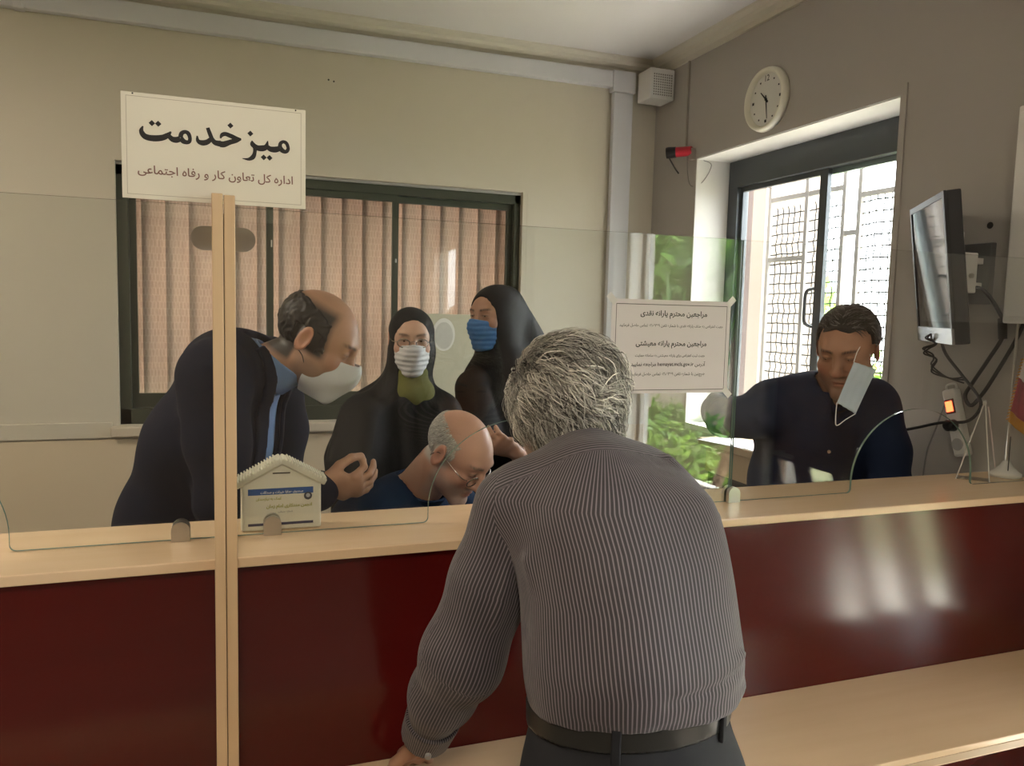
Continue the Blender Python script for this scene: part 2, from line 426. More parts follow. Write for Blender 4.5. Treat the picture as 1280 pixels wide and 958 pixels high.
def strands(name, surf, M, root_test, flow, n, length, lift, width, cols, m, parent, seed=1, curl=.25, seg=5, wave=1.0, tone=.0):
    """short tapered locks of hair rooted on the surface surf (local frame), combed along flow(points)"""
    g = np.random.default_rng(seed); Mx = np.array(M, np.float64); I = np.eye(3); e = 1e-3
    S = lambda P: surf(P.astype(np.float32)).astype(np.float64)
    def grad(P):
        G = np.stack([S(P+I[i]*e)-S(P-I[i]*e) for i in range(3)], 1); return G/(np.linalg.norm(G, axis=1)[:, None]+1e-9)
    unit = lambda A: A/(np.linalg.norm(A, axis=1)[:, None]+1e-9)
    cand = unit(g.normal(size=(n*6, 3))); P = cand*.16+np.array((0, -.012, .03))
    for _ in range(14): P = P-cand*S(P)[:, None]*.9
    P = P[root_test(P)][:n]; k = len(P); nn = grad(P)
    clump = .5*np.sin(P @ np.array((70., 40, 55)))+.5*np.sin(P @ np.array((-45., 60, 80))+1)
    def comb(Q, nn): d = np.asarray(flow(Q), float); return unit(d-nn*(d*nn).sum(1)[:, None])
    d = comb(P, nn); sd = np.cross(nn, d); a = (g.normal(size=k)*.5+clump)*curl
    d = d*np.cos(a)[:, None]+sd*np.sin(a)[:, None]
    L = length*g.uniform(.6, 1.3, k); w = width*g.uniform(.5, 1.4, k); ph = g.uniform(0, 6.3, k); lf = lift*(g.uniform(.1, 1.2, k)+.5*clump)
    C = np.array(cols)[g.integers(len(cols), size=k)]*g.uniform(.75, 1.25, (k, 1))*(1+tone*clump[:, None]); V = np.zeros((k, seg+1, 3, 3)); q = P.copy()
    for j in range(seg+1):
        t = j/seg; sd = np.cross(nn, d); ww = (w*(1-t)**.6*.5+1e-4)[:, None]
        o = q+nn*(lf*math.sin(t*2.2)+.0012)[:, None]+sd*(wave*.004*np.sin(ph+t*5)*t)[:, None]
        V[:, j, 0] = o-sd*ww; V[:, j, 1] = o+nn*ww*.8; V[:, j, 2] = o+sd*ww
        q = q+d*(L/seg)[:, None]; nn = grad(q); q = q-nn*S(q)[:, None]*.9
        d = unit(d-nn*(d*nn).sum(1)[:, None]+comb(q, nn)*.15)
    V = V.reshape(-1, 3) @ Mx[:3, :3].T+Mx[:3, 3]
    base = (np.arange(k)*(seg+1)*3)[:, None, None]+(np.arange(seg)*3)[None, :, None]
    F = np.concatenate([base+np.array((0, 1, 4, 3)), base+np.array((1, 2, 5, 4))], 1).reshape(-1, 4)
    return np_mesh(name, V, F, m, parent, color=np.repeat(C, (seg+1)*3, 0))
def eyes(M, parent, iris=(.05, .025, .012), gaze=(0, 1, 0), open_=1.0):
    for s in (-1, 1):
        b = MB(); c = Vector((s*.031, .0775, .0125))
        bm = bmesh.new(); bmesh.ops.create_uvsphere(bm, u_segments=14, v_segments=10, radius=.0118)
        for v in bm.verts: v.co = Vector((v.co.x*1.05, v.co.y, v.co.z*.5*open_))
        b.add([M @ (c+v.co) for v in bm.verts], [[v.index for v in f.verts] for f in bm.faces]); bm.free()
        e = b.build('eye', mat('eye_white', (.72, .68, .64), .2), parent, True)
        g = Vector(gaze).normalized(); b = MB(); q = c+Vector((g.x*.0095, g.y*.0102, g.z*.005)); pts = []
        bm = bmesh.new(); bmesh.ops.create_uvsphere(bm, u_segments=10, v_segments=8, radius=.0048)
        for v in bm.verts: v.co = Vector((v.co.x, v.co.y*.5, v.co.z*.95*open_))
        b.add([M @ (q+v.co) for v in bm.verts], [[v.index for v in f.verts] for f in bm.faces]); bm.free()
        b.build('iris', mat('iris', iris, .15), e, True)
def mask_sdf(t=.0022, n95=False, drop=0.0):
    """worn surgical mask: a thin pleated shell bulging over nose, mouth and chin"""
    hull = su(.03, ell((0, .034, -.045), (.06, .06, .07)), ell((0, .07, -.04), (.034, .048 if not n95 else .055, .05)), ell((0, .075, -.1), (.024, .02, .02)), cone((0, .088, .01), (0, .105, -.022), .012, .016))
    def f(P):
        x, y, z = P[:, 0], P[:, 1], P[:, 2]+drop
        d = np.abs(hull(np.stack([x, y, z], 1))-.0055-.0012*np.sin(z*330)*(0 if n95 else 1)-.0012*np.sin(x*120+z*60))-t
        top = z-(.004-.018*(np.abs(x)/.06)**1.5); bot = -.122+.02*(np.abs(x)/.06)**2-z; side = np.abs(x)-.064; back = .02-y
        return np.maximum.reduce([d, top, bot, side, back])
    return f
# ---------------------------------------------------------------- palette
XW, YB, ZC = 2.36, 4.14, 3.07
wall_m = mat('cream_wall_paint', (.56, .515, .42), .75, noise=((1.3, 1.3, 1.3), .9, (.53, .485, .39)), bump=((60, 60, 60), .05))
wall_r = mat('backlit_wall_paint', (.41, .385, .355), .75, noise=((1.3, 1.3, 1.3), .9, (.385, .36, .33)), bump=((60, 60, 60), .05))  # wall paint with the right wall's backlit shade put into the colour
dado_m = mat('tan_dado_paint', (.60, .50, .36), .7, noise=((2, 2, 2), .9, (.57, .47, .335)), bump=((60, 60, 60), .05))
ceil_m = mat('white_ceiling_paint', (.66, .64, .63), .8)
floor_m = mat('brown_floor_tile', (.20, .16, .13), .35, noise=((3, 3, 3), .8, (.24, .2, .165)))
pvc = mat('white_plastic_duct', (.60, .60, .62), .45)
white_p = mat('white_plastic', (.74, .73, .70), .4)
cream_p = mat('cream_plastic', (.76, .74, .62), .35)
white_paint = mat('white_reveal_paint', (.60, .585, .56), .6)
olive = mat('olive_aluminium', (.055, .062, .042), .38, metal=.3)
graphite = mat('grey_aluminium', (.07, .078, .085), .35, metal=.4)
beech = mat('beech_laminate', (.76, .57, .38), .22, noise=((2.2, 26, 26), .75, (.70, .505, .315)), spec=.5)
beech_v = mat('beech_upright', (.72, .53, .33), .35, noise=((60, 60, 2.5), .8, (.62, .43, .25)))
redwood = mat('mahogany_laminate', (.080, .0055, .0045), .16, noise=((2.0, 20, 20), .9, (.068, .0042, .0036)), spec=.5, coat=.0)
steel = mat('satin_steel', (.55, .53, .49), .3, metal=1.0)
black_p = mat('black_plastic', (.012, .012, .014), .4)
rubber = mat('black_rubber', (.015, .015, .016), .55)
glass = glass_mat('partition_glass', (.975, .985, .978), 1.62)
pane_g = glass_mat('window_glass', (.96, .97, .965), 1.5)
paper = mat('white_paper', (.80, .79, .80), .7)
ink = mat('black_ink', (.012, .010, .010), .6)
brown_ink = mat('brown_ink', (.22, .11, .085), .6)

def holed(name, axis, at0, at1, u0, u1, z0, z1, holes, m):
    """a wall slab with rectangular openings; axis 'x' -> runs along x"""
    us = sorted({u0, u1, *[h[0] for h in holes], *[h[1] for h in holes]}); b = MB()
    for a, c in zip(us[:-1], us[1:]):
        zz = [z0]
        for h in holes:
            if h[0] <= a and c <= h[1]: zz += [h[2], h[3]]
        zz.append(z1)
        for k in range(0, len(zz), 2):
            if zz[k+1]-zz[k] > 1e-4:
                lo, hi = ((a, at0, zz[k]), (c, at1, zz[k+1])) if axis == 'x' else ((at0, a, zz[k]), (at1, c, zz[k+1]))
                b.box(lo, hi)
    return struct(b.build(name, m))
XL, YF = -3.2, -2.6
struct(MB().box((XL-.28, YF-.28, -.1), (XW+.28, YB+.28, 0)).build('floor', floor_m))
struct(MB().box((XL-.28, YF-.28, ZC), (XW+.28, YB+.28, ZC+.15)).build('ceiling', ceil_m))
W1 = (2.335, 3.69, 1.03, 2.468); W3 = (-1.2, .12, .66, 2.38); D1 = (.38, 1.28, 0, 2.10); WB = (-.472, 1.578, 1.05, 2.292)
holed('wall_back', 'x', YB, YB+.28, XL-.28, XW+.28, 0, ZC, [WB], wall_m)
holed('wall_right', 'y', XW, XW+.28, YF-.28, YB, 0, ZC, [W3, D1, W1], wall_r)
struct(MB().box((XL-.28, YF-.28, 0), (XL, YB, ZC)).build('wall_left', wall_m))
struct(MB().box((XL, YF-.28, 0), (XW, YF, ZC)).build('wall_front', mat('dark_front_wall', (.17, .13, .10), .6)))  # unseen wall, coloured dark to weaken its reflection in glass and counter front
# lower dado skin and rail on the back wall
struct(MB().box((XL, YB-.008, 0), (XW, YB, .985)).build('trim_1', dado_m))
struct(MB().box((XL, YB-.016, .992), (WB[0]-.03, YB, 1.068), bev=.004).build('trim_2', wall_m))
struct(MB().box((WB[0]-.035, YB-.05, 1.0), (WB[1]+.035, YB+.05, 1.048), bev=.006).build('trim_3', mat('sill_stone', (.56, .49, .385), .5, noise=((9, 30, 9), .8, (.50, .43, .33)))))
# ceiling cornice mouldings
def cornice(name, p0, p1, inward):
    prof = [(0, 2.998), (.012, 3.0), (.018, 3.02), (.04, 3.035), (.046, 3.05), (.075, 3.062), (.08, ZC), (0, ZC)]
    b = MB(); p0 = Vector(p0); p1 = Vector(p1); w = Vector(inward); n = len(prof)
    vs = [p+w*u+Vector((0, 0, z)) for p in (p0, p1) for u, z in prof]
    b.add(vs, [tuple(range(n)), tuple(range(2*n-1, n-1, -1))]+[(i, i+n, (i+1) % n+n, (i+1) % n) for i in range(n)])
    return struct(b.build(name, mat('cornice_plaster', (.58, .545, .46), .6)))
cornice('trim_4', (XL, YB, 0), (XW, YB, 0), (0, -1, 0))
cornice('trim_5', (XW, YF, 0), (XW, YB, 0), (-1, 0, 0))
# ---- cable duct: horizontal run, corner cover, drop
t = thing('cable_duct', (0, YB-.01, 2.9), 'white plastic cable duct running below the back wall cornice', 'cable duct')
MB().box((XL+.002, YB-.05, 2.903), (2.062, YB-.001, 2.992), bev=.004).build('horizontal_run', pvc, t)
MB().box((2.052, YB-.056, 2.880), (2.196, YB-.001, 2.996), bev=.005).build('corner_cover', pvc, t)
MB().box((-.855, YB-.056, 2.897), (-.81, YB-.001, 2.997), bev=.006).build('joint_cover', pvc, t)
tag(MB().box((2.066, YB-.045, .0), (2.186, YB-.0085, 2.879), bev=.004).build('cable_drop', pvc), 'white vertical cable duct dropping down the back wall near the corner', 'cable duct')
t = thing('wall_speaker', (2.26, 4.0, 2.8), 'small off-white speaker box in the corner under the ceiling', 'speaker')
MB().box((2.205, 3.94, 2.825), (2.357, 4.082, 2.99), bev=.006).build('cabinet', white_p, t)
b = MB()
for i in range(9):
    for j in range(9): b.box((2.225+i*.0135, 3.9385, 2.845+j*.0135), (2.2325+i*.0135, 3.9405, 2.8525+j*.0135))
b.build('grille', mat('grille_shadow', (.30, .29, .27), .7), t, kind='stuff')
b = MB(); b.tube([(2.3, 3.99, 2.99), (2.3, 3.99, 3.0)], .012).build('bracket', white_p, t)
# nail marks on the back wall
for p, lb_ in (((.499, 2.767), 'left of two dark nail holes in the wall above the sign corner'), ((.525, 2.762), 'right of two dark nail holes in the wall above the sign corner')):
    b = MB().tube([(p[0], YB-.003, p[1]), (p[0], YB+.004, p[1])], .0045, 8)
    o = tag(b.build('wall_plug', mat('plug_hole', (.05, .045, .04), .8)), lb_, 'wall hole')
# ---- back window: olive frame, sashes, blinds behind the glass
w = thing('window_2', (.553, YB+.1, 1.05), None, None); w['kind'] = 'structure'
x0, x1, z0, z1 = WB; yf0, yf1 = YB+.035, YB+.105
MB().box((x0, yf0, z0), (x0+.05, yf1, z1), bev=.003).build('frame_side', olive, w)
MB().box((x1-.062, yf0, z0), (x1-.028, yf1, z1), bev=.003).build('frame_side', olive, w)
MB().box((x1-.026, YB+.001, z0), (x1, yf1, z1)).build('reveal_strip', wall_m, w)
MB().box((x0, yf0, z1-.062), (x1, yf1, z1-.012), bev=.003).build('frame_head', olive, w)
MB().box((x0, yf0-.01, z1-.014), (x1, yf1, z1), bev=.002).build('sealant', mat('silver_sealant', (.42, .42, .40), .35, metal=.5), w)
MB().box((x0, yf0, z0), (x1, yf1, z0+.075), bev=.003).build('frame_foot', olive, w)
sash = [(x0+.05, .232, .03), (.205, .868, .0), (.846, x1-.062, .03)]
for a, c, dy in sash:
    s = MB(); y0 = yf0+.006+dy; y1 = y0+.024
    s.box((a, y0, z0+.075), (a+.03, y1, z1-.06)).box((c-.03, y0, z0+.075), (c, y1, z1-.06))
    s.box((a+.03, y0, z0+.075), (c-.03, y1, z0+.145)).box((a+.03, y0, z1-.095), (c-.03, y1, z1-.06))
    o = s.build('sash', olive, w)
    MB().box((a+.028, y0+.010, z0+.14), (c-.028, y0+.014, z1-.092)).build('pane', pane_g, o)
MB().box((.223, yf0-.002, 1.93), (.229, yf0+.004, 1.965), bev=.001).build('latch', steel, w)
MB().box((.852, yf0-.002, 1.88), (.860, yf0+.004, 1.90), bev=.001).build('latch', steel, w)
# vertical blind of woven slats
def blind_mat():
    m = bpy.data.materials.new('woven_blind'); m.use_nodes = True; nt = m.node_tree; N = nt.nodes.new; L = nt.links.new
    b = nt.nodes['Principled BSDF']; b.inputs['Roughness'].default_value = .85
    tc = N('ShaderNodeTexCoord'); mp = N('ShaderNodeMapping'); mp.inputs['Rotation'].default_value = (R(90), 0, 0)
    L(tc.outputs['Object'], mp.inputs['Vector'])
    br = N('ShaderNodeTexBrick'); br.inputs['Scale'].default_value = 1.0; br.inputs['Brick Width'].default_value = .016; br.inputs['Row Height'].default_value = .034
    br.inputs['Mortar Size'].default_value = .004; br.inputs['Mortar Smooth'].default_value = .6; br.offset = .5
    br.inputs['Color1'].default_value = (.56, .44, .36, 1); br.inputs['Color2'].default_value = (.59, .47, .385, 1); br.inputs['Mortar'].default_value = (.66, .53, .435, 1)
    L(mp.outputs['Vector'], br.inputs['Vector'])
    mp2 = N('ShaderNodeMapping'); mp2.inputs['Scale'].default_value = (260, 260, 8); L(tc.outputs['Object'], mp2.inputs['Vector'])
    ns = N('ShaderNodeTexNoise'); ns.inputs['Scale'].default_value = 1; L(mp2.outputs['Vector'], ns.inputs['Vector'])
    mx = N('ShaderNodeMix'); mx.data_type = 'RGBA'; mx.blend_type = 'MULTIPLY'; mx.inputs['Factor'].default_value = .5
    L(br.outputs['Color'], mx.inputs['A']); L(ns.outputs['Fac'], mx.inputs['B'])
    mx2 = N('ShaderNodeMix'); mx2.data_type = 'RGBA'; mx2.blend_type = 'MULTIPLY'; mx2.inputs['Factor'].default_value = 1; mx2.inputs['B'].default_value = (1.3, 1.3, 1.3, 1)
    L(mx.outputs['Result'], mx2.inputs['A']); L(mx2.outputs['Result'], b.inputs['Base Color'])
    tr = N('ShaderNodeBsdfTranslucent'); L(mx2.outputs['Result'], tr.inputs['Color'])
    ms = N('ShaderNodeMixShader'); ms.inputs['Fac'].default_value = .24; L(b.outputs['BSDF'], ms.inputs[1]); L(tr.outputs['BSDF'], ms.inputs[2])
    L(ms.outputs['Shader'], nt.nodes['Material Output'].inputs['Surface']); return m
bl = blind_mat()
t = thing('vertical_blind', (.553, YB+.19, 1.1), 'pinkish beige woven vertical blind behind the olive window frame', 'blind')
MB().box((x0+.01, YB+.165, 2.255), (x1-.01, YB+.205, 2.287)).build('head_rail', mat('rail_white', (.6, .58, .54), .5), t)
ns_ = 19; step = (x1-x0)/ns_
sl = None
for i in range(ns_):
    cx = x0+step*(i+.5)
    if sl is None:
        bm_ = MB(); m_ = 6
        vs = []; fs = []
        for k in range(m_+1):
            u = (k/m_-.5); vs += [(u*(step+.03), .012*u+.006*math.cos(u*3), -1.13), (u*(step+.03), .012*u+.006*math.cos(u*3), 0)]
        for k in range(m_): fs.append((2*k, 2*k+2, 2*k+3, 2*k+1))
        o = bm_.add(vs, fs).build('slat', bl, t, True, recalc=False); sl = o
        md = o.modifiers.new('thick', 'SOLIDIFY'); md.thickness = .0008
    else:
        o = sl.copy(); COL.objects.link(o); o.parent = t
    o.matrix_parent_inverse = Matrix(); o.location = Vector((cx, YB+.185, 2.255))-Vector(t.location)
    o.rotation_euler = (0, 0, R(3.5+random.uniform(-2, 2)))
# ---- right window over the staff area
w = thing('window_1', (XW+.24, 3.0, 1.03), None, None); w['kind'] = 'structure'
y0, y1, z0, z1 = W1; fx0, fx1 = 2.585, 2.64
MB().box((XW+.001, y0, z1-.004), (fx0, y1, z1)).build('reveal_head', white_paint, w)
MB().box((XW+.001, y1-.004, z0), (fx0, y1, z1-.004)).build('reveal_side', white_paint, w)
MB().box((XW+.001, y0, z0), (fx0, y0+.004, z1-.004)).build('reveal_side', white_paint, w)
MB().box((fx0-.02, y0+.004, z1-.145), (fx1, y1-.004, z1-.004), bev=.004).build('frame_head', graphite, w)
MB().box((fx0-.02, y1-.085, z0), (fx1, y1-.004, z1-.14), bev=.004).build('frame_side', graphite, w)
MB().box((fx0-.02, y0+.004, z0), (fx1, y0+.05, z1-.14), bev=.004).build('frame_side', graphite, w)
MB().box((fx0-.02, y0+.004, z0), (fx1, y1-.004, z0+.06), bev=.004).build('frame_foot', graphite, w)
for a, c, dx in ((2.955, y1-.08, 0), (y0+.045, 3.01, .024)):
    s = MB(); xx = fx0+.002+dx; xe = xx+.022
    s.box((xx, a, z0+.06), (xe, a+.05, z1-.14)).box((xx, c-.028, z0+.06), (xe, c, z1-.14)).box((xx, a+.05, z0+.06), (xe, c-.028, z0+.11)).box((xx, a+.05, z1-.17), (xe, c-.028, z1-.14))
    o = s.build('sash', graphite if dx == 0 else mat('green_grey_aluminium', (.16, .20, .20), .35, metal=.3), w)
    MB().box((xx+.009, a+.048, z0+.10), (xx+.013, c-.026, z1-.165)).build('pane', pane_g, o)
b = MB().tube(catmull([(fx0-.0, 3.005, 1.60), (fx0-.035, 3.012, 1.62), (fx0-.04, 3.012, 1.68), (fx0-.035, 3.012, 1.76), (fx0, 3.005, 1.78)], 5), .008)
b.build('handle', graphite, w)
# plaster border round the opening
tr = struct(MB().box((XW-.006, y0-.028, z0), (XW+.0, y0, z1+.04)).box((XW-.006, y0, z1), (XW+.0, y1-.0, z1+.04)).build('trim_6', wall_r))
# iron grille outside the window with crimped mesh
t = thing('window_grille', (2.78, 3.0, .95), 'white iron security grille with wire mesh outside the right window', 'grille')
iron = mat('pale_painted_iron', (.22, .20, .19), .6); wire = mat('mesh_wire', (.02, .02, .02), .85, spec=.1)
gx = 2.80
for yy in (2.36, 2.58, 2.69, 2.97, 3.07, 3.33, 3.62): MB().box((gx-.012, yy-.012, .95), (gx+.012, yy+.012, 2.46)).build('upright_bar', iron, t)
for a, c, zz in ((2.36, 2.58, 2.26), (2.69, 2.97, 2.22), (3.07, 3.62, 2.27), (2.58, 2.69, 2.08), (2.97, 3.07, 2.05), (3.33, 3.62, 1.95)): MB().box((gx-.01, a, zz-.012), (gx+.01, c, zz+.012)).build('cross_bar', iron, t)
for yy in (2.36, 3.62):
    for zz in (1.05, 2.35): MB().box((2.62, yy-.01, zz-.01), (gx, yy+.01, zz+.01)).build('wall_lug', iron, t)
b = MB()
for a, c in ((2.372, 2.568), (2.702, 2.958), (3.082, 3.318), (3.342, 3.608)):
    n = int((c-a)/.048)
    for i in range(1, n+1):
        yy = a+(c-a)*i/(n+1); pts = [(gx+.004*math.sin(k*1.57), yy+.003*math.sin(k*2.1), .95+k*.025) for k in range(0, 52)]
        b.tube(pts, .0036, 4, False)
    for j in range(0, 24):
        zz = .98+j*.0525
        b.tube([(gx+.004*math.cos(k), a+(c-a)*k/6, zz+.002*math.sin(k*2)) for k in range(7)], .0036, 4, False)
b.build('wire_mesh', wire, t, kind='stuff')
# ---- front right window (seen mirrored in the partition)
w = thing('window_3', (XW+.2, -.5, .66), None, None); w['kind'] = 'structure'
y0, y1, z0, z1 = W3
for a, c, e, g in ((y0, y0+.06, z0, z1), (y1-.06, y1, z0, z1), (-.98, -.93, z0, z1)): MB().box((2.44, a, e), (2.50, c, g), bev=.004).build('frame_upright', white_p, w)
MB().box((2.44, y0, z0), (2.50, y1, z0+.06), bev=.004).build('frame_foot', white_p, w)
MB().box((2.44, y0, z1-.06), (2.50, y1, z1), bev=.004).build('frame_head', white_p, w)
MB().box((2.468, y0+.05, z0+.05), (2.472, -.97, z1-.05)).build('pane', pane_g, w)
MB().box((2.468, -.94, z0+.05), (2.472, y1-.05, z1-.05)).build('pane', pane_g, w)
# ---- added unseen door: low slatted glazing that puts bright streaks on the counter front
w = thing('added_door_1', (XW+.1, .83, 0), None, None); w['kind'] = 'structure'
doorw = mat('brown_door_wood', (.20, .12, .065), .45, noise=((20, 20, 2), .8, (.15, .085, .045)))
y0, y1, z1 = D1[0], D1[1], D1[3]
for a, c, e, g in ((y0, y0+.03, 0, z1), (y1-.03, y1, 0, z1), (y0+.03, y1-.03, z1-.04, z1), (y0+.03, y1-.03, 0, .14), (y0+.03, y1-.03, .985, 1.06)): MB().box((XW+.06, a, e), (XW+.11, c, g)).build('leaf_frame', doorw, w)
MB().box((XW+.07, y0+.03, 1.06), (XW+.10, y1-.03, z1-.04)).build('leaf_panel', doorw, w)
for a, c in ((y0+.10, .80), (.86, y1-.10)): MB().box((XW+.06, a, 1.16), (XW+.075, c, 1.92), bev=.006).build('raised_panel', doorw, w)
MB().box((XW+.083, y0+.03, .14), (XW+.087, y1-.03, .985)).build('pane', pane_g, w)
M_yz = Matrix(((0, 0, 1, 0), (1, 0, 0, 0), (0, 1, 0, 0), (0, 0, 0, 1)))
for a, c in ((.20, .405), (.58, .685), (.825, .885), (.905, .945), (1.065, 1.35)):   # Y at z=.8, leaning 1 : 2.5
    P = []
    for yy, zz in ((a, .985), (c, .985), (c, .14), (a, .14)):
        P.append((min(max(yy+(.8-zz)/2.5, y0+.03), y1-.03), zz))
    if P[1][0]-P[0][0] < .004 and P[2][0]-P[3][0] < .004: continue
    MB().prism(P, XW+.066, XW+.080, M_yz).build('streak_slat', doorw, w)
MB().tube([(XW+.02, y0+.07, 1.02), (XW+.06, y0+.07, 1.02)], .012, 10).build('handle', steel, w)
MB().tube([(XW+.02, y0+.06, 1.02), (XW+.02, y0+.18, 1.02)], .010, 10).build('handle', steel, w)
# ---- ceiling lamps (out of view, over both halves of the room)
lamp_e = mat('lamp_diffuser', (.9, .88, .84), .6, emit=((1.0, .87, .70), 12.0))
for i, (x, y, lb) in enumerate(((-1.75, 2.35, 'square ceiling lamp above the left end of the staff area'), (-.2, -.9, 'square ceiling lamp over the public side of the room'))):
    t = thing('ceiling_lamp', (x, y, ZC), lb, 'lamp')
    s = MB(); s.box((x-.32, y-.32, ZC-.05), (x+.32, y-.28, ZC-.001)).box((x-.32, y+.28, ZC-.05), (x+.32, y+.32, ZC-.001)).box((x-.32, y-.28, ZC-.05), (x-.28, y+.28, ZC-.001)).box((x+.28, y-.28, ZC-.05), (x+.32, y+.28, ZC-.001))
    s.build('frame', white_p, t); MB().box((x-.28, y-.28, ZC-.042), (x+.28, y+.28, ZC-.03)).build('diffuser', lamp_e, t)
STROKES = [[(-0.1303, 1.9451, 0.002), (-0.133, 1.937, 0.0073), (-0.1293, 1.9294, 0.0096), (-0.1217, 1.9261, 0.0104), (-0.1096, 1.9261, 0.0107), (-0.0985, 1.9286, 0.0099), (-0.0907, 1.9335, 0.0082), (-0.0853, 1.9399, 0.0023)], [(-0.0896, 1.933, 0.0071), (-0.0841, 1.9276, 0.0093), (-0.0774, 1.9265, 0.0104), (-0.0701, 1.9292, 0.0093)], [(-0.0701, 1.9311, 0.0078), (-0.0683, 1.9384, 0.0073), (-0.0627, 1.9418, 0.0065), (-0.0573, 1.9395, 0.0071), (-0.0546, 1.9319, 0.0062), (-0.0558, 1.9258, 0.0065), (-0.0601, 1.924, 0.0073), (-0.0657, 1.9256, 0.009), (-0.0698, 1.9308, 0.0085)], [(-0.0251, 1.9527, 0.0062), (-0.0217, 1.9432, 0.0071), (-0.0178, 1.9337, 0.0073), (-0.0126, 1.9279, 0.0093), (-0.0034, 1.9267, 0.0107)], [(-0.0426, 1.937, 0.0023), (-0.0415, 1.9287, 0.0065), (-0.0351, 1.9255, 0.0093), (-0.0265, 1.9274, 0.009), (-0.0201, 1.9332, 0.0071)], [(-0.0046, 1.9262, 0.0107), (0.0017, 1.9262, 0.0107), (0.0122, 1.9308, 0.0088), (0.0227, 1.9348, 0.0082), (0.0316, 1.9381, 0.0031)], [(-0.0038, 1.9363, 0.0023), (-0.0011, 1.9422, 0.0065), (0.0047, 1.9446, 0.0073), (0.0134, 1.9422, 0.0079), (0.0228, 1.9388, 0.0073), (0.0316, 1.9381, 0.0031)], [(0.0502, 1.9374, 0.0011), (0.0511, 1.9314, 0.0088), (0.0549, 1.925, 0.0068), (0.0546, 1.9152, 0.0065), (0.0512, 1.9078, 0.0079), (0.0438, 1.9036, 0.0051), (0.0331, 1.9041, 0.0008)], [(0.0511, 1.9308, 0.0071), (0.0594, 1.9254, 0.0096), (0.069, 1.9255, 0.0107), (0.075, 1.9293, 0.0082), (0.0777, 1.9394, 0.0014)], [(0.0762, 1.9295, 0.0071), (0.0822, 1.9253, 0.0096), (0.0907, 1.9251, 0.0107), (0.0992, 1.9279, 0.0088)], [(0.0992, 1.9291, 0.0078), (0.0998, 1.9363, 0.0065), (0.1047, 1.9403, 0.0059), (0.1106, 1.9381, 0.0065), (0.1136, 1.9304, 0.0059), (0.1124, 1.9251, 0.0065), (0.1084, 1.9227, 0.0068), (0.1031, 1.9245, 0.0085), (0.0995, 1.9291, 0.0082)]]
DOTS = [(-0.116, 1.9515), (-0.1059, 1.9514), (0.0133, 1.9603), (0.0474, 1.9497), (0.0704, 1.9092), (0.0807, 1.9093)]
# ---------------------------------------------------------------- counter
ZT = 1.16
t = thing('service_counter', (0, 1.6, 0), 'dark red mahogany counter front below the beech worktop', 'counter')
MB().box((XL, 1.570, .085), (-.004, 1.588, 1.14)).build('front_panel', redwood, t)
MB().box((.004, 1.570, .085), (XW, 1.588, 1.14)).build('front_panel', redwood, t)
MB().box((XL, 1.60, 0), (XW, 1.62, .085)).build('kickboard', black_p, t)
for x in (-3.1, -1.5, -.02, 1.2, 2.33): MB().box((x, 1.59, 0), (x+.02, 1.83, 1.14)).build('upright_panel', beech_v, t)
tag(MB().box((XL, 1.548, 1.14), (XW-.002, 1.842, ZT), bev=.0025).build('worktop', beech), 'long light beech worktop carrying the glass partition', 'worktop')
t = thing('writing_shelf', (0, 1.4, .66), 'lower beech writing shelf in front of the red counter panel', 'shelf')
MB().box((XL, 1.231, .66), (XW-.002, 1.569, .695), bev=.002).build('board', beech, t)
MB().box((XL, 1.2295, .665), (XW-.002, 1.232, .681)).build('edge_band', mat('edge_band', (.46, .33, .20), .4), t)
for x in (-2.4, -.6, 1.1, 2.1): MB().prism([(1.26, .66), (1.569, .66), (1.569, .40)], x, x+.018, Matrix(((0, 0, 1, 0), (1, 0, 0, 0), (0, 1, 0, 0), (0, 0, 0, 1)))).build('bracket', beech_v, t)
# ---------------------------------------------------------------- partition glass
def panel_outline(xa, xb, arch, rl=.0, rr=.0, zb=1.161, zt=1.833):
    pts = []
    def corner(cx, cz, r, a0):
        return [(cx+r*math.cos(R(a0+15*k)), cz+r*math.sin(R(a0+15*k))) for k in range(7)]
    pts += [(xa, zb)]
    if arch:
        a0, a1 = arch; r = .012
        pts += [(a0-r, zb)]+[(a0-r+r*math.sin(R(15*k)), zb+r-r*math.cos(R(15*k))) for k in range(1, 7)]
        cx = (a0+a1)/2; hw = (a1-a0)/2
        pts += [(cx-hw*math.cos(R(4*k)), 1.192+.199*math.sin(R(4*k))) for k in range(0, 46)]
        pts += [(a1+r-r*math.cos(R(15*k)), zb+r-r*math.sin(R(15*k))) for k in range(0, 7)]
    pts += [(xb, zb)]
    pts += corner(xb-rr, zt-rr, rr, 0) if rr else [(xb, zt)]
    pts += corner(xa+rl, zt-rl, rl, 90) if rl else [(xa, zt)]
    return pts
edge_g = mat('glass_edge_green', (.16, .25, .21), .15, spec=.8)
def glass_sheet(label, *a, **k):
    o = thing('glass_partition', ((a[0]+a[1])/2, 1.7, ZT), label, 'glass screen', 'glass partition sheets')
    P = panel_outline(*a, **k); n = len(P)
    for name, yy in (('front_face', 1.6965), ('back_face', 1.7035)):
        b = MB(); b.add([(x, yy, z) for x, z in P], [tuple(range(n))])
        me_o = b.build(name, glass, o, recalc=False)
        bm = bmesh.new(); bm.from_mesh(me_o.data); bmesh.ops.triangulate(bm, faces=bm.faces[:])
        bm.normal_update()
        s = -1 if yy < 1.7 else 1
        for f in bm.faces:
            if f.normal.y*s < 0: f.normal_flip()
        bm.to_mesh(me_o.data); bm.free()
    b = MB(); b.add([(x, y, z) for y in (1.6965, 1.7035) for x, z in P], [(i, (i+1) % n, (i+1) % n+n, i+n) for i in range(n)])
    b.build('polished_edge', edge_g, o)
    return o
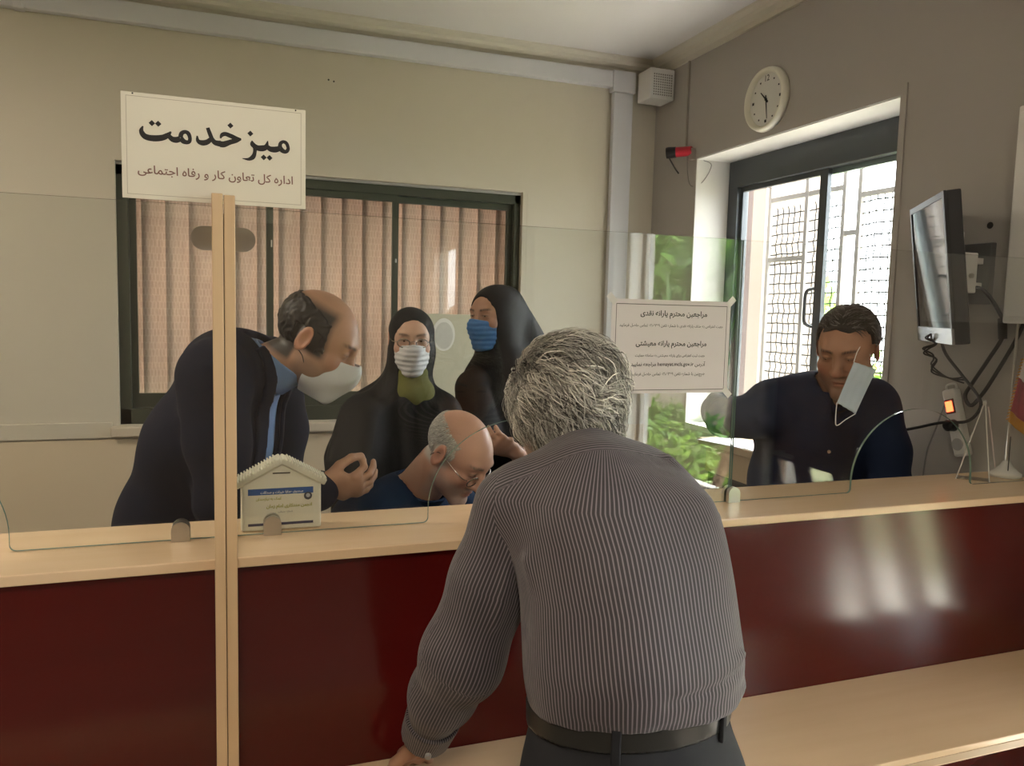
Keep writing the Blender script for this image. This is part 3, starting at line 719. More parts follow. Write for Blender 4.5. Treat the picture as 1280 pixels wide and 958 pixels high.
glass_sheet('clear glass sheet left of the sign post', -1.75, -.008, (-.837, -.387), rr=.02)
glass_sheet('clear glass sheet between the sign post and the white notice', .008, 1.229, (.428, .878), rl=.02)
glass_sheet('clear glass sheet right of the white notice, by the wall', 1.235, 2.352, (1.628, 2.076))
def stadium(cx, cz, hw, hh, n=10):
    return [(cx+hw-hh+hh*math.sin(math.pi*k/n), cz-hh*math.cos(math.pi*k/n)) for k in range(n+1)]+[(cx-hw+hh-hh*math.sin(math.pi*k/n), cz+hh*math.cos(math.pi*k/n)) for k in range(n+1)]
t = thing('glass_joint_plate', (0, 1.708, 1.76), 'grey oval steel joint plate behind the sign post', 'joint plate')
MB().prism(stadium(0, 1.769, .061, .0235), 1.7045, 1.7075).build('back_plate', steel, t)
MB().prism(stadium(0, 1.769, .061, .0235), 1.6925, 1.6955).build('front_plate', steel, t)
def dshape(cx, w, h, z0=ZT+.0005):
    return [(cx-w, z0)]+[(cx-w*math.cos(math.pi*k/14), z0+h-w+w*math.sin(math.pi*k/14)) for k in range(15)]+[(cx+w, z0)]
for x, lb in ((-.086, 'round-topped steel glass clip left of the sign post'), (.092, 'round-topped steel glass clip in front of the donation box'), (1.236, 'round-topped steel glass clip below the white notice'), (-1.3, None)):
    if lb is None: continue
    t = thing('glass_clip', (x, 1.7, ZT), lb, 'glass clip', 'steel glass clips')
    P = dshape(x, .0175, .040)
    MB().prism(P, 1.684, 1.696).build('front_cheek', steel, t); MB().prism(P, 1.704, 1.716).build('back_cheek', steel, t)
# ---------------------------------------------------------------- sign on a post
t = thing('sign_post', (0, 1.52, .695), 'pale wooden post of two strips holding the white sign', 'post')
MB().box((-.0195, 1.508, .6955), (-.0005, 1.5465, 1.834), bev=.0015).build('strip', beech_v, t)
MB().box((.0008, 1.508, .6955), (.0198, 1.5465, 1.832), bev=.0015).build('strip', beech_v, t)
MB().box((-.001, 1.520, .6955), (.0014, 1.5465, 1.80)).build('spacer', mat('dark_gap', (.10, .06, .03), .8), t)
SIGN = thing('service_desk_sign', (-.01, 1.549, 1.82), 'white rectangular sign with large black Persian lettering on the post', 'sign')
sgw = mat('sign_white', (.80, .765, .655), .45)
MB().box((-.165, 1.5475, 1.8205), (.145, 1.5505, 2.0015), bev=.0006).build('board', sgw, SIGN)
b = MB()
for a, c, e, g in ((-.157, .137, 1.9945, 1.9952), (-.157, .137, 1.8275, 1.8282), (-.157, -.1563, 1.8282, 1.9945), (.1363, .137, 1.8282, 1.9945)): b.box((a, 1.5472, e), (c, 1.5476, g))
b.build('border_line', mat('border_grey', (.42, .37, .29), .6), SIGN)
for x in (-.146, .127): MB().tube([(x, 1.5465, 1.999), (x, 1.5476, 1.999)], .0014, 8).build('screw', ink, SIGN)
def ribbon(b, pts, y, n=6):
    P = catmull([(p[0], p[1], p[2]) for p in pts], n); L = []; Rr = []
    for i, p in enumerate(P):
        a = P[max(i-1, 0)]; c = P[min(i+1, len(P)-1)]; d = Vector((c.x-a.x, c.y-a.y)); d.normalize(); nx, nz = -d.y, d.x; w = max(p.z, .0006)/2
        L.append((p.x+nx*w, y, p.y+nz*w)); Rr.append((p.x-nx*w, y, p.y-nz*w))
    m = len(P); b.add(L+Rr, [(i, i+1, i+1+m, i+m) for i in range(m-1)])
    return b
b = MB()
for i, s in enumerate(STROKES): ribbon(b, s, 1.54705-i*.00002)
for x, z in DOTS:
    h = .0052; b.add([(x-h, 1.547, z), (x, 1.547, z-h), (x+h, 1.547, z), (x, 1.547, z+h)], [(0, 1, 2, 3)])
b.build('headline_lettering', ink, SIGN, recalc=False)
Ms = Matrix(((1, 0, 0, 0), (0, 0, 1, 1.547), (0, 1, 0, 0), (0, 0, 0, 1)))
lettering('subtitle_lettering', [(shape_rtl('اداره کل تعاون کار و رفاه اجتماعی'), -.009, 1.8645, .262, .012)], Ms, brown_ink, SIGN)
# ---------------------------------------------------------------- notice taped to the glass
t = thing('paper_notice', (1.034, 1.695, 1.45), 'white printed paper notice taped to the glass', 'notice')
nx0, nx1, nz0, nz1 = .868, 1.203, 1.447, 1.676; ny = 1.6948
MB().box((nx0, ny-.0006, nz0), (nx1, ny, nz1)).build('sheet', mat('notice_paper', (.72, .675, .69), .5), t)
b = MB()
for a, c, e, g in ((nx0+.012, nx1-.01, nz1-.0125, nz1-.011), (nx0+.012, nx1-.01, nz0+.0075, nz0+.009), (nx0+.012, nx0+.0132, nz0+.009, nz1-.0125), (nx1-.0112, nx1-.01, nz0+.009, nz1-.0125)): b.box((a, ny-.0009, e), (c, ny-.0006, g))
b.build('border_line', mat('border_black', (.06, .05, .055), .6), t)
Mn = Matrix(((1, 0, 0, 0), (0, 0, 1, ny-.0010), (0, 1, 0, 0), (0, 0, 0, 1)))
S = shape_rtl
lettering('printed_text', [(S('مراجعین محترم یارانه نقدی'), 1.040, 1.6375, .188, .02),
    (S('جهت اعتراض به حذف یارانه نقدی با شماره تلفن ۰۲۱-۶۳۶۹ تماس حاصل فرمایید'), 1.036, 1.6105, .292, .006),
    (S('مراجعین محترم یارانه معیشتی'), 1.036, 1.5645, .200, .02),
    (S('جهت ثبت اعتراض برای یارانه معیشتی به سامانه حمایت'), 1.034, 1.5375, .197, .006),
    (S('آدرس hemayat.mcls.gov.ir مراجعه نمایید'), 1.030, 1.5145, .210, .006),
    (S('همچنین با شماره تلفن ۰۲۱-۶۳۶۹ تماس حاصل فرمایید'), 1.030, 1.4915, .210, .006)], Mn, ink, t)
for x, z in ((nx0, nz1), (nx1, nz1), (nx1, nz0)):
    Mr = Matrix.Translation((x, ny-.0012, z)) @ Matrix.Rotation(R(45 if (x == nx0) != (z == nz0) else -45), 4, 'Y')
    MB().box((-.014, 0, -.008), (.014, .0004, .008), Mr).build('tape_strip', mat('clear_tape', (.72, .70, .68), .15), t)
# ---------------------------------------------------------------- donation box shaped like a small house
t = thing('donation_box', (.112, 1.745, ZT), 'cream plastic house-shaped donation box behind the glass', 'donation box')
bx0, bx1, by0, by1 = .030, .195, 1.722, 1.772
body_p = [(bx0, 1.1605), (bx1, 1.1605), (bx1, 1.262), (.112, 1.308), (bx0, 1.262)]
o = MB().prism(body_p, by0, by1).build('body', cream_p, t); md = o.modifiers.new('bevel', 'BEVEL'); md.width = .005; md.segments = 3
for s in (-1, 1):
    p0 = Vector((.112, 0, 1.312)); p1 = Vector((.112+s*.093, 0, 1.2605)); d = (p1-p0).normalized(); nrm = Vector((-d.z, 0, d.x))*(1 if s > 0 else -1)
    if nrm.z < 0: nrm = -nrm
    poly = [(p0.x-nrm.x*.008, p0.z-nrm.z*.008), (p1.x-nrm.x*.008, p1.z-nrm.z*.008), (p1.x+nrm.x*.006, p1.z+nrm.z*.006), (p0.x+nrm.x*.006, p0.z+nrm.z*.006)]
    o = MB().prism(poly, by0-.006, by1+.006).build('roof_slope', cream_p, t); md = o.modifiers.new('bevel', 'BEVEL'); md.width = .003; md.segments = 2
    for k in range(14):
        c = p0+d*(.012+k*.0068)
        MB().prism([(c.x-d.x*.002-nrm.x*.004, c.z-d.z*.002-nrm.z*.004), (c.x+d.x*.002-nrm.x*.004, c.z+d.z*.002-nrm.z*.004), (c.x+d.x*.0015+nrm.x*.0095, c.z+d.z*.0015+nrm.z*.0095), (c.x-d.x*.0015+nrm.x*.0095, c.z-d.z*.0015+nrm.z*.0095)], by0-.009, by1+.004).build('roof_rib', cream_p, t)
MB().box((.094, by0-.0015, 1.283), (.130, by0+.004, 1.2855)).build('coin_slot', mat('slot_dark', (.05, .035, .025), .7), t)
lb = MB().box((.044, by0-.0012, 1.172), (.178, by0-.0002, 1.252)).build('label_card', mat('label_cream', (.76, .73, .60), .4), t)
MB().box((.044, by0-.0018, 1.2385), (.178, by0-.0012, 1.252)).build('blue_band', mat('label_blue', (.03, .10, .32), .4), lb)
MB().box((.044, by0-.0018, 1.172), (.178, by0-.0012, 1.1775)).build('navy_band', mat('label_navy', (.025, .03, .09), .4), lb)
MB().tube([(.167, by0-.0024, 1.2325), (.167, by0-.0014, 1.2325)], .0085, 20).build('round_emblem', mat('emblem_grey', (.07, .07, .08), .5), lb)
MB().tube([(.167, by0-.0028, 1.2335), (.167, by0-.0022, 1.2335)], .0045, 12).build('emblem_centre', mat('emblem_pale', (.5, .5, .52), .5), lb)
Md = Matrix(((1, 0, 0, 0), (0, 0, 1, by0-.0022), (0, 1, 0, 0), (0, 0, 0, 1)))
lettering('white_lettering', [(S('صندوق هدایا خیرات و صدقات'), .113, 1.2415, .088, .03)], Md, mat('print_white', (.75, .76, .8), .5), lb)
lettering('green_lettering', [(S('کمک به نیازمندان'), .086, 1.2275, .052, .035), (S('انجمن مددکاری امام زمان'), .128, 1.2105, .094, .035)], Md, mat('print_olive', (.36, .36, .04), .5), lb)
lettering('small_print', [(S('شماره حساب'), .12, 1.199, .03, .006), (S('تلفن'), .09, 1.192, .02, .006)], Md, mat('print_grey', (.10, .10, .12), .5), lb)
# ---------------------------------------------------------------- wall clock
Mw = lambda y, z: Matrix(((0, 0, 1, XW), (-1, 0, 0, y), (0, 1, 0, z), (0, 0, 0, 1)))   # (u to the right, v up, w out of the wall is -x)
t = thing('wall_clock', (XW, 3.11, 2.635), 'round cream wall clock above the right window', 'clock')
cy, cz = 3.11, 2.635
def disc(r, x0, x1, n=40): return MB().tube([(x0, cy, cz), (x1, cy, cz)], r, n)
prof = [(.118, .012), (.121, .030), (.130, .038), (.139, .034), (.144, .018), (.144, .001), (.118, .001)]
b = MB(); n = 48; vs = []; fs = []
for k in range(n):
    a = 2*math.pi*k/n
    for r, d in prof: vs.append((XW-d, cy+r*math.cos(a), cz+r*math.sin(a)))
m = len(prof)
for k in range(n):
    for j in range(m): fs.append((k*m+j, ((k+1) % n)*m+j, ((k+1) % n)*m+(j+1) % m, k*m+(j+1) % m))
b.add(vs, fs).build('rim', cream_p, t, True)
dial = disc(.119, XW-.014, XW-.002).build('dial', mat('dial_white', (.66, .65, .60), .5), t)
for k in range(12):
    a = R(90-30*k); u, v = .096*math.cos(a), .096*math.sin(a); s = .006 if k % 3 == 0 else .0035
    if k == 0: continue
    MB().box((XW-.0155, cy-u-s, cz+v-s), (XW-.0142, cy-u+s, cz+v+s)).build('hour_mark', ink, dial)
Mc = Matrix(((0, 0, 0, XW-.0152), (-1, 0, 0, cy), (0, 1, 0, cz), (0, 0, 0, 1)))
lettering('hour_numeral', [('12', 0, .084, .030, .01)], Mc, ink, dial)
def hand_(ang, L, w, name):
    a = R(90-ang); d = Vector((0, -math.cos(a), math.sin(a))); s = Vector((0, math.sin(a), math.cos(a))); o = Vector((XW-.018, cy, cz))
    MB().add([o-d*.02-s*w, o-d*.02+s*w, o+d*L+s*w*.4, o+d*L-s*w*.4, o-d*.02-s*w+Vector((.001, 0, 0)), o-d*.02+s*w+Vector((.001, 0, 0)), o+d*L+s*w*.4+Vector((.001, 0, 0)), o+d*L-s*w*.4+Vector((.001, 0, 0))],
             [(0, 1, 2, 3), (7, 6, 5, 4), (0, 4, 5, 1), (1, 5, 6, 2), (2, 6, 7, 3), (3, 7, 4, 0)]).build(name, ink, dial)
hand_(314, .055, .005, 'hour_hand'); hand_(172, .088, .0035, 'minute_hand')
disc(.006, XW-.021, XW-.015, 12).build('hand_hub', ink, dial)
# ---------------------------------------------------------------- alarm siren with loose wires, conduit
t = thing('alarm_siren', (2.33, 3.74, 2.5), 'red and black alarm siren beside the window corner', 'siren')
MB().tube([(2.345, 3.715, 2.515), (2.325, 3.74, 2.512), (2.285, 3.775, 2.510)], [.022, .026, .027], 16).build('body', mat('siren_red', (.42, .015, .03), .35), t)
MB().tube([(2.285, 3.775, 2.510), (2.255, 3.80, 2.508), (2.245, 3.808, 2.507)], [.029, .031, .029], 16).build('horn', black_p, t)
MB().box((2.335, 3.70, 2.465), (2.359, 3.73, 2.525), bev=.002).build('bracket', steel, t)
MB().tube(catmull([(2.33, 3.735, 2.488), (2.34, 3.74, 2.40), (2.352, 3.72, 2.33), (2.40, 3.684, 2.35), (2.45, 3.684, 2.44), (2.40, 3.684, 2.462)], 6), .0022, 6).build('wire', mat('wire_grey', (.25, .24, .23), .5), t)
MB().tube(catmull([(2.26, 3.80, 2.48), (2.29, 3.79, 2.43), (2.31, 3.78, 2.40)], 4), .004, 6).build('lead', black_p, t)
tag(MB().box((XW-.012, 3.785, 2.535), (XW, 3.797, 2.997)).build('wall_conduit', mat('conduit_grey', (.36, .33, .29), .6)), 'thin vertical cable conduit on the right wall above the siren', 'conduit')
# ---------------------------------------------------------------- monitor on its wall arm
nt_, nb_, ft_, fb_ = Vector((2.000, 1.798, 2.031)), Vector((2.050, 1.765, 1.570)), Vector((2.280, 2.180, 2.025)), Vector((2.325, 2.150, 1.573))
t = thing('monitor', (2.15, 1.95, 1.6), 'flat black monitor on a wall arm, angled towards the staff', 'monitor')
uz = ((nt_-nb_)+(ft_-fb_)).normalized(); ux = ((ft_-nt_)+(fb_-nb_)).normalized(); ux = (ux-uz*ux.dot(uz)).normalized(); un = ux.cross(uz)
if un.x > 0: un = -un
cen = (nt_+nb_+ft_+fb_)/4; W = ((ft_-nt_).length+(fb_-nb_).length)/4; Hh = ((nt_-nb_).length+(ft_-fb_).length)/4
Mm = Matrix(((ux.x, un.x, uz.x, cen.x), (ux.y, un.y, uz.y, cen.y), (ux.z, un.z, uz.z, cen.z), (0, 0, 0, 1)))
MB().box((-W, -.045, -Hh), (W, -.004, Hh), Mm, bev=.004).build('case', black_p, t)
MB().box((-W*.55, -.075, -Hh*.9), (W*.5, -.04, Hh*.35), Mm, bev=.012).build('rear_housing', black_p, t)
s = MB(); bz = .018
s.box((-W, -.004, Hh-bz), (W, .003, Hh), Mm).box((-W, -.004, -Hh+.05), (-W+bz, .003, Hh-bz), Mm).box((W-bz, -.004, -Hh+.05), (W, .003, Hh-bz), Mm)
s.build('bezel', black_p, t)
MB().box((-W, -.004, -Hh), (W, .004, -Hh+.05), Mm, bev=.002).build('lower_bezel', mat('silver_plastic', (.35, .35, .36), .25, metal=.6), t)
MB().box((-W+bz, -.0045, -Hh+.05), (W-bz, .0, Hh-bz), Mm).build('screen', mat('dark_screen', (.012, .014, .018), .06, spec=.9), t)
t = thing('wall_mount', (2.33, 1.96, 1.8), 'white and grey steel monitor arm screwed to the right wall', 'bracket')
arm_g = mat('arm_grey', (.20, .20, .20), .5, metal=.4)
MB().box((2.335, 1.90, 1.70), (2.359, 2.02, 1.90), bev=.003).build('wall_plate', arm_g, t)
MB().box((2.235, 1.915, 1.735), (2.30, 1.955, 1.865), bev=.004).build('clamp', white_p, t)
for z in (1.76, 1.84): MB().box((2.295, 1.925, z-.01), (2.34, 1.945, z+.01), bev=.002).build('link', white_p, t)
MB().box((2.19, 1.92, 1.74), (2.24, 1.985, 1.93), bev=.004).build('screen_plate', white_p, t)
MB().tube([(2.268, 1.913, 1.79), (2.268, 1.905, 1.79)], .008, 10).build('bolt', steel, t)
tag(MB().tube([(XW-.002, 1.931, 1.958), (XW+.004, 1.931, 1.958)], .011, 12).build('wall_plug', mat('plug_hole', (.05, .045, .04), .8)), 'single dark drill hole in the wall right of the monitor', 'wall hole')
t = thing('wall_cabinet', (2.34, 1.7, 1.64), 'white wall unit at the right edge beside the monitor arm', 'wall unit')
MB().box((2.28, 1.30, 1.64), (XW-.001, 1.80, 2.30), bev=.006).build('casing', white_p, t)
MB().box((2.272, 1.31, 1.66), (2.281, 1.79, 2.28), bev=.004).build('cover', white_p, t)
# ---------------------------------------------------------------- power strip and cables
t = thing('power_strip', (2.35, 1.99, 1.2), 'white power strip with a glowing red switch on the right wall', 'power strip')
p0, p1 = Vector((2.343, 2.015, 1.41)), Vector((2.343, 1.945, 1.19)); d = (p1-p0).normalized(); sx = Vector((-1, 0, 0)); sy = d.cross(sx).normalized(); c = (p0+p1)/2
Mp = Matrix(((sy.x, sx.x, -d.x, c.x), (sy.y, sx.y, -d.y, c.y), (sy.z, sx.z, -d.z, c.z), (0, 0, 0, 1))); hl = (p1-p0).length/2
MB().box((-.025, -.014, -hl), (.025, .022, hl), Mp, bev=.008).build('housing', white_p, t)
MB().box((-.018, .020, hl-.085), (.018, .0255, hl-.035), Mp, bev=.002).build('switch_bezel', mat('switch_dark', (.10, .01, .005), .4), t)
MB().box((-.013, .024, hl-.078), (.013, .029, hl-.042), Mp, bev=.002).build('switch_rocker', mat('switch_red', (.6, .03, .01), .3, emit=((1, .10, .03), 1.6)), t)
for k in range(2):
    zc_ = hl-.125-k*.065
    MB().tube([Mp @ Vector((0, .020, zc_)), Mp @ Vector((0, .024, zc_))], .021, 18).build('socket', mat('socket_grey', (.45, .45, .44), .5), t)
MB().tube([Mp @ Vector((0, .022, hl-.125)), Mp @ Vector((0, .052, hl-.125)), Mp @ Vector((0, .060, hl-.125))], [.020, .019, .012], 16).build('plug', black_p, t)
MB().tube(catmull([Mp @ Vector((-.02, 0, hl)), Mp @ Vector((-.016, 0, hl+.016)), Mp @ Vector((.016, 0, hl+.016)), Mp @ Vector((.02, 0, hl))], 5), .004, 6).build('hanging_loop', white_p, t)
def cable(label, pts, r, m=rubber, n=8):
    return tag(MB().tube(catmull(pts, 8), r, n).build('cable', m, None, True), label, 'cable')
t = thing('cable', (2.33, 1.75, 1.6), 'thick black cable with a ferrite bead hanging from the monitor', 'cable')
MB().tube(catmull([(2.24, 1.90, 1.70), (2.28, 1.93, 1.745), (2.315, 1.90, 1.745), (2.335, 1.845, 1.66), (2.335, 1.835, 1.60), (2.335, 1.88, 1.52), (2.335, 1.93, 1.44), (2.33, 1.95, 1.395), (2.33, 1.925, 1.365), (2.33, 1.885, 1.41), (2.335, 1.85, 1.475), (2.34, 1.80, 1.575), (2.345, 1.775, 1.642)], 8), .0062, 8).build('sheath', rubber, t, True)
MB().tube([(2.335, 1.842, 1.655), (2.335, 1.835, 1.59)], .013, 12).build('ferrite_bead', rubber, t, True)
cable('thin black mains lead from the monitor to the power strip', [(2.19, 1.94, 1.60), (2.22, 1.945, 1.54), (2.28, 1.93, 1.47), (2.31, 1.885, 1.40), (2.315, 1.88, 1.36), (2.30, 1.91, 1.315), (2.27, 1.985, 1.30), (2.24, 2.05, 1.275), (2.20, 2.10, 1.255)], .005)
cable('thin grey cord hanging from the power strip', [(2.335, 2.03, 1.36), (2.32, 2.05, 1.26), (2.31, 2.07, 1.17), (2.31, 2.08, 1.0), (2.31, 2.08, .80)], .003, mat('wire_grey', (.25, .24, .23), .5))
t = thing('cable', (2.17, 1.96, 1.5), 'coiled bundle of thin black leads tied under the monitor', 'cable')
for k in range(3):
    a = k*.6
    MB().tube(catmull([(2.165, 1.955, 1.60)]+[(2.17+.012*math.sin(a+i*1.9), 1.96+.02*math.cos(a+i*2.3), 1.585-i*.017) for i in range(5)]+[(2.19, 1.965, 1.475+k*.01), (2.25, 1.95, 1.455), (2.29, 1.925, 1.44+k*.01)], 5), .0028, 6).build('lead', rubber, t, True)
# ---------------------------------------------------------------- clear leaflet stand, cup, table flag
t = thing('leaflet_stand', (2.13, 1.75, ZT), 'clear acrylic A-shaped leaflet stand on the counter end', 'stand')
acr = glass_mat('clear_acrylic', (.88, .88, .85), 1.5)
acr_e = mat('acrylic_edge', (.62, .60, .55), .2)
Ma = Matrix.Translation((2.168, 1.748, ZT+.001)) @ Matrix.Rotation(R(-51), 4, 'Z')   # gable axis along local y
Mg = Ma @ Matrix(((1, 0, 0, 0), (0, 0, 1, 0), (0, 1, 0, 0), (0, 0, 0, 1)))
for nm, pa, pb in (('front_leaf', (-.058, 0), (.000, .236)), ('rear_leaf', (.030, 0), (.004, .236))):
    d = Vector((pb[0]-pa[0], pb[1]-pa[1])).normalized(); nn = (-d.y*.0016, d.x*.0016)
    poly = [(pa[0]-nn[0], pa[1]-nn[1]), (pa[0]+nn[0], pa[1]+nn[1]), (pb[0]+nn[0], pb[1]+nn[1]), (pb[0]-nn[0], pb[1]-nn[1])]
    MB().prism(poly, -.028, .028, Mg).build(nm, acr, t)
    MB().prism(poly, -.0305, -.028, Mg).build('leaf_edge', acr_e, t)
    MB().prism(poly, .028, .0305, Mg).build('leaf_edge', acr_e, t)
MB().box((-.058, -.028, 0), (.030, .028, .002), Ma).build('foot', acr, t)
MB().tube([Ma @ Vector((.002, -.032, .238)), Ma @ Vector((.002, .032, .238))], .0055, 10).build('top_fold', acr_e, t)
MB().prism([(.040, .045), (.043, .045), (.014, .225), (.011, .225)], -.02, .024, Mg).build('leaflet', mat('leaflet_pink', (.55, .44, .42), .6), t)
t = thing('table_flag', (2.305, 1.765, ZT), 'small red, white and green table flag with gold fringe on a white base', 'flag')
MB().tube([(2.305, 1.765, ZT+.0005), (2.305, 1.765, ZT+.012), (2.305, 1.765, ZT+.02), (2.305, 1.765, ZT+.035), (2.305, 1.765, ZT+.05)], [.045, .045, .034, .018, .010], 24).build('base', mat('white_marble', (.75, .74, .70), .25), t, True)
MB().tube([(2.305, 1.765, ZT+.04), (2.305, 1.765, 1.66)], .004, 8).build('pole', steel, t)
MB().tube([(2.285, 1.742, ZT), (2.29, 1.746, 1.29)], .0016, 6).build('fringe_cord', rubber, t)
def flagpt(u, v):   # u across 0..1, v down 0..1; gathers below the pole arm
    x = 2.346-.088*u*(.12+.88*v**.9); y = 1.742-.004*math.sin(u*9)*(1-.4*v)-.006*u; z = 1.66-.30*v-.02*u*v-.07*(1-u)*v
    return (x, y, z)
for nm, v0, v1, m_ in (('green_band', 0, .30, mat('flag_green', (.02, .20, .06), .6)), ('white_band', .30, .58, mat('flag_white', (.66, .62, .60), .6)), ('red_band', .58, .90, mat('flag_red', (.33, .05, .07), .6)), ('gold_fringe', .90, 1.0, mat('flag_gold', (.55, .26, .03), .5))):
    b = MB(); nu, nv = 14, 6; vs = [flagpt(i/nu, v0+(v1-v0)*j/nv) for j in range(nv+1) for i in range(nu+1)]
    fs = [(j*(nu+1)+i, j*(nu+1)+i+1, (j+1)*(nu+1)+i+1, (j+1)*(nu+1)+i) for j in range(nv) for i in range(nu)]
    o = b.add(vs, fs).build(nm, m_, t, True); md = o.modifiers.new('thick', 'SOLIDIFY'); md.thickness = .0015
b = MB()
for j in range(20):
    p = Vector(flagpt(1, .40+.03*j)); b.tube([p, p+Vector((-.010, -.001, -.003))], .0022, 5)
b.build('side_fringe', mat('flag_gold', (.55, .26, .03), .5), t)
MB().tube(catmull([Vector(flagpt(.9, .42))+Vector((0, -.003, 0)), Vector(flagpt(.5, .35))+Vector((0, -.003, 0)), Vector(flagpt(.55, .43))+Vector((0, -.003, 0)), Vector(flagpt(.85, .38))+Vector((0, -.003, 0))], 5), .0016, 6).build('emblem', mat('flag_red', (.33, .05, .07), .6), t)
# ---------------------------------------------------------------- cabinet under the window, papers
t = thing('window_cabinet', (2.25, 2.8, 0), 'light wooden cabinet with a dark base under the right window', 'cabinet')
cabw = mat('pale_oak', (.55, .44, .30), .5, noise=((30, 30, 3), .8, (.48, .37, .245)))
MB().box((2.125, 2.46, 1.03), (2.358, 3.20, 1.062), bev=.003).build('top_board', cabw, t)
MB().box((2.155, 2.46, .905), (2.172, 2.815, 1.022)).build('drawer_front', cabw, t)
MB().box((2.155, 2.821, .905), (2.172, 3.175, 1.022)).build('drawer_front', cabw, t)
MB().box((2.172, 2.46, 0), (2.358, 3.175, .90)).build('carcass', mat('dark_carcass', (.035, .03, .028), .6), t)
MB().box((2.172, 2.46, .90), (2.358, 3.175, 1.03)).build('rail', cabw, t)
struct(MB().box((XW, W1[0]+.004, 1.031), (2.565, W1[1]-.004, 1.06)).build('trim_7', white_paint))
for k, (x, y, a, lb) in enumerate(((2.20, 3.02, 12, 'white paper sheet on the cabinet, nearest its far end'), (2.23, 2.76, -7, 'white paper sheet in the middle of the window cabinet'))):
    Mr = Matrix.Translation((x, y, 1.0625+k*.0004)) @ Matrix.Rotation(R(a), 4, 'Z')
    tag(MB().box((-.1, -.135, 0), (.1, .135, .002), Mr).build('paper_sheet', paper), lb, 'paper')
# ---------------------------------------------------------------- pale board leaning in the window between the women
t = thing('picture_board', (1.06, 4.0, 1.05), 'cream picture board with a white oval on the window sill', 'picture')
MB().box((.985, 4.105, 1.0485), (1.30, 4.112, 1.615), bev=.002).build('board', mat('board_cream', (.50, .47, .34), .5), t)
P = [(1.105+.062*math.cos(2*math.pi*k/30), 1.505+.088*math.sin(2*math.pi*k/30)) for k in range(30)]
MB().prism(P, 4.1025, 4.105).build('oval', mat('oval_white', (.70, .68, .62), .5), t)
P = [(1.105+.050*math.cos(2*math.pi*k/30), 1.50+.072*math.sin(2*math.pi*k/30)) for k in range(30)]
MB().prism(P, 4.1005, 4.1025).build('oval_print', mat('oval_grey', (.52, .50, .44), .5), t)

t = thing('staff_desk', (.70, 2.0, 0), 'low beech desk behind the counter in front of the seated person', 'desk')
MB().box((.06, 1.862, .725), (1.30, 2.17, .752), bev=.002).build('desktop', beech, t)
for x in (.06, 1.282): MB().box((x, 1.87, 0), (x+.018, 2.12, .725)).build('side_panel', beech_v, t)
# ---------------------------------------------------------------- outside: garden beyond the right wall
leaf_m = mat('leaf_green', (.10, .24, .04), .55, noise=((3, 3, 3), .9, (.28, .42, .08)), trans=((.30, .50, .08), .35))
leaf_d = mat('leaf_dark', (.05, .15, .035), .55, noise=((3, 3, 3), .9, (.16, .30, .06)), trans=((.2, .4, .07), .3))
bark = mat('bark', (.16, .11, .075), .9, noise=((8, 8, 2), .9, (.24, .18, .13)))
struct(MB().box((2.64, -14, -.25), (16, 16, -.05)).build('ground', mat('garden_soil', (.22, .19, .13), .9, noise=((2, 2, 2), .9, (.16, .20, .08)))))
struct(MB().box((2.64, -8, -.05), (4.3, 8, -.03)).build('paving', mat('pale_paving', (.55, .52, .47), .8, noise=((6, 6, 6), .9, (.48, .45, .40)))))
def foliage(name, c, r, n, size, m, parent, seed, dense=.55):
    g = np.random.default_rng(seed); d = g.normal(size=(n, 3)); d /= np.linalg.norm(d, axis=1)[:, None]
    p = np.array(c)+d*np.array(r)*g.uniform(dense, 1.0, (n, 1))*(1+.18*np.sin(d[:, :1]*9+d[:, 2:]*7))
    u = g.normal(size=(n, 3)); u /= np.linalg.norm(u, axis=1)[:, None]; w = np.cross(u, d+.3*g.normal(size=(n, 3))); w /= np.linalg.norm(w, axis=1)[:, None]+1e-6
    s = size*g.uniform(.6, 1.4, (n, 1)); nn = np.cross(u, w)
    V = np.stack([p-u*s, p+w*s*.42+nn*s*.12, p+u*s, p-w*s*.42+nn*s*.12], 1).reshape(-1, 3); F = np.arange(4*n).reshape(-1, 4)
    return np_mesh(name, V, F, m, parent, kind='stuff')
def bush(label, c, r, n, size, m, seed, group='shrubs in the garden'):
    t = thing('shrub', (c[0], c[1], -.05), label, 'shrub', group); g = random.Random(seed)
    P = []; k = 7
    for j in range(k):
        a = 6.28*j/k+g.random(); q = .55 if j else 0
        P.append(((c[0]+r[0]*q*math.cos(a), c[1]+r[1]*q*math.sin(a), c[2]+r[2]*g.uniform(-.35, .45)), [x*g.uniform(.42, .6) for x in r]))
    for j, (cc, rr) in enumerate(P): foliage('foliage', cc, rr, n//k, size, m, t, seed*10+j, .25)
    b = MB()
    for cc, rr in P: b.tube([(c[0]+g.uniform(-.05, .05), c[1]+g.uniform(-.05, .05), -.06), cc], [.018, .006], 6)
    b.build('stems', bark, t)
def tree(label, base, h, r, n, seed, m, group='trees in the garden'):
    t = thing('tree', base, label, 'tree', group); x, y, z = base
    MB().tube([(x, y, z), (x+.05, y+.03, z+h*.4), (x-.04, y+.05, z+h*.8)], [.11, .085, .05], 10).build('trunk', bark, t, True)
    foliage('crown', (x, y, z+h), r, n//2, .17, m, t, seed, .3)
# shrubs and trees seen through the staff window
bush('light green shrub outside the right window, nearest the grille', (4.1, 4.75, .75), (.5, .5, 1.05), 3200, .075, leaf_m, 1)
bush('broad green shrub behind the grille, right of centre', (5.1, 5.8, .85), (.6, .6, 1.2), 3200, .08, leaf_m, 2)
bush('dark green shrub behind the window handle', (5.0, 7.6, .85), (.8, .8, 1.2), 3200, .08, leaf_d, 3)
bush('low shrub at the far end outside the right window', (6.9, 5.6, .9), (.8, .9, 1.4), 3200, .09, leaf_m, 4)
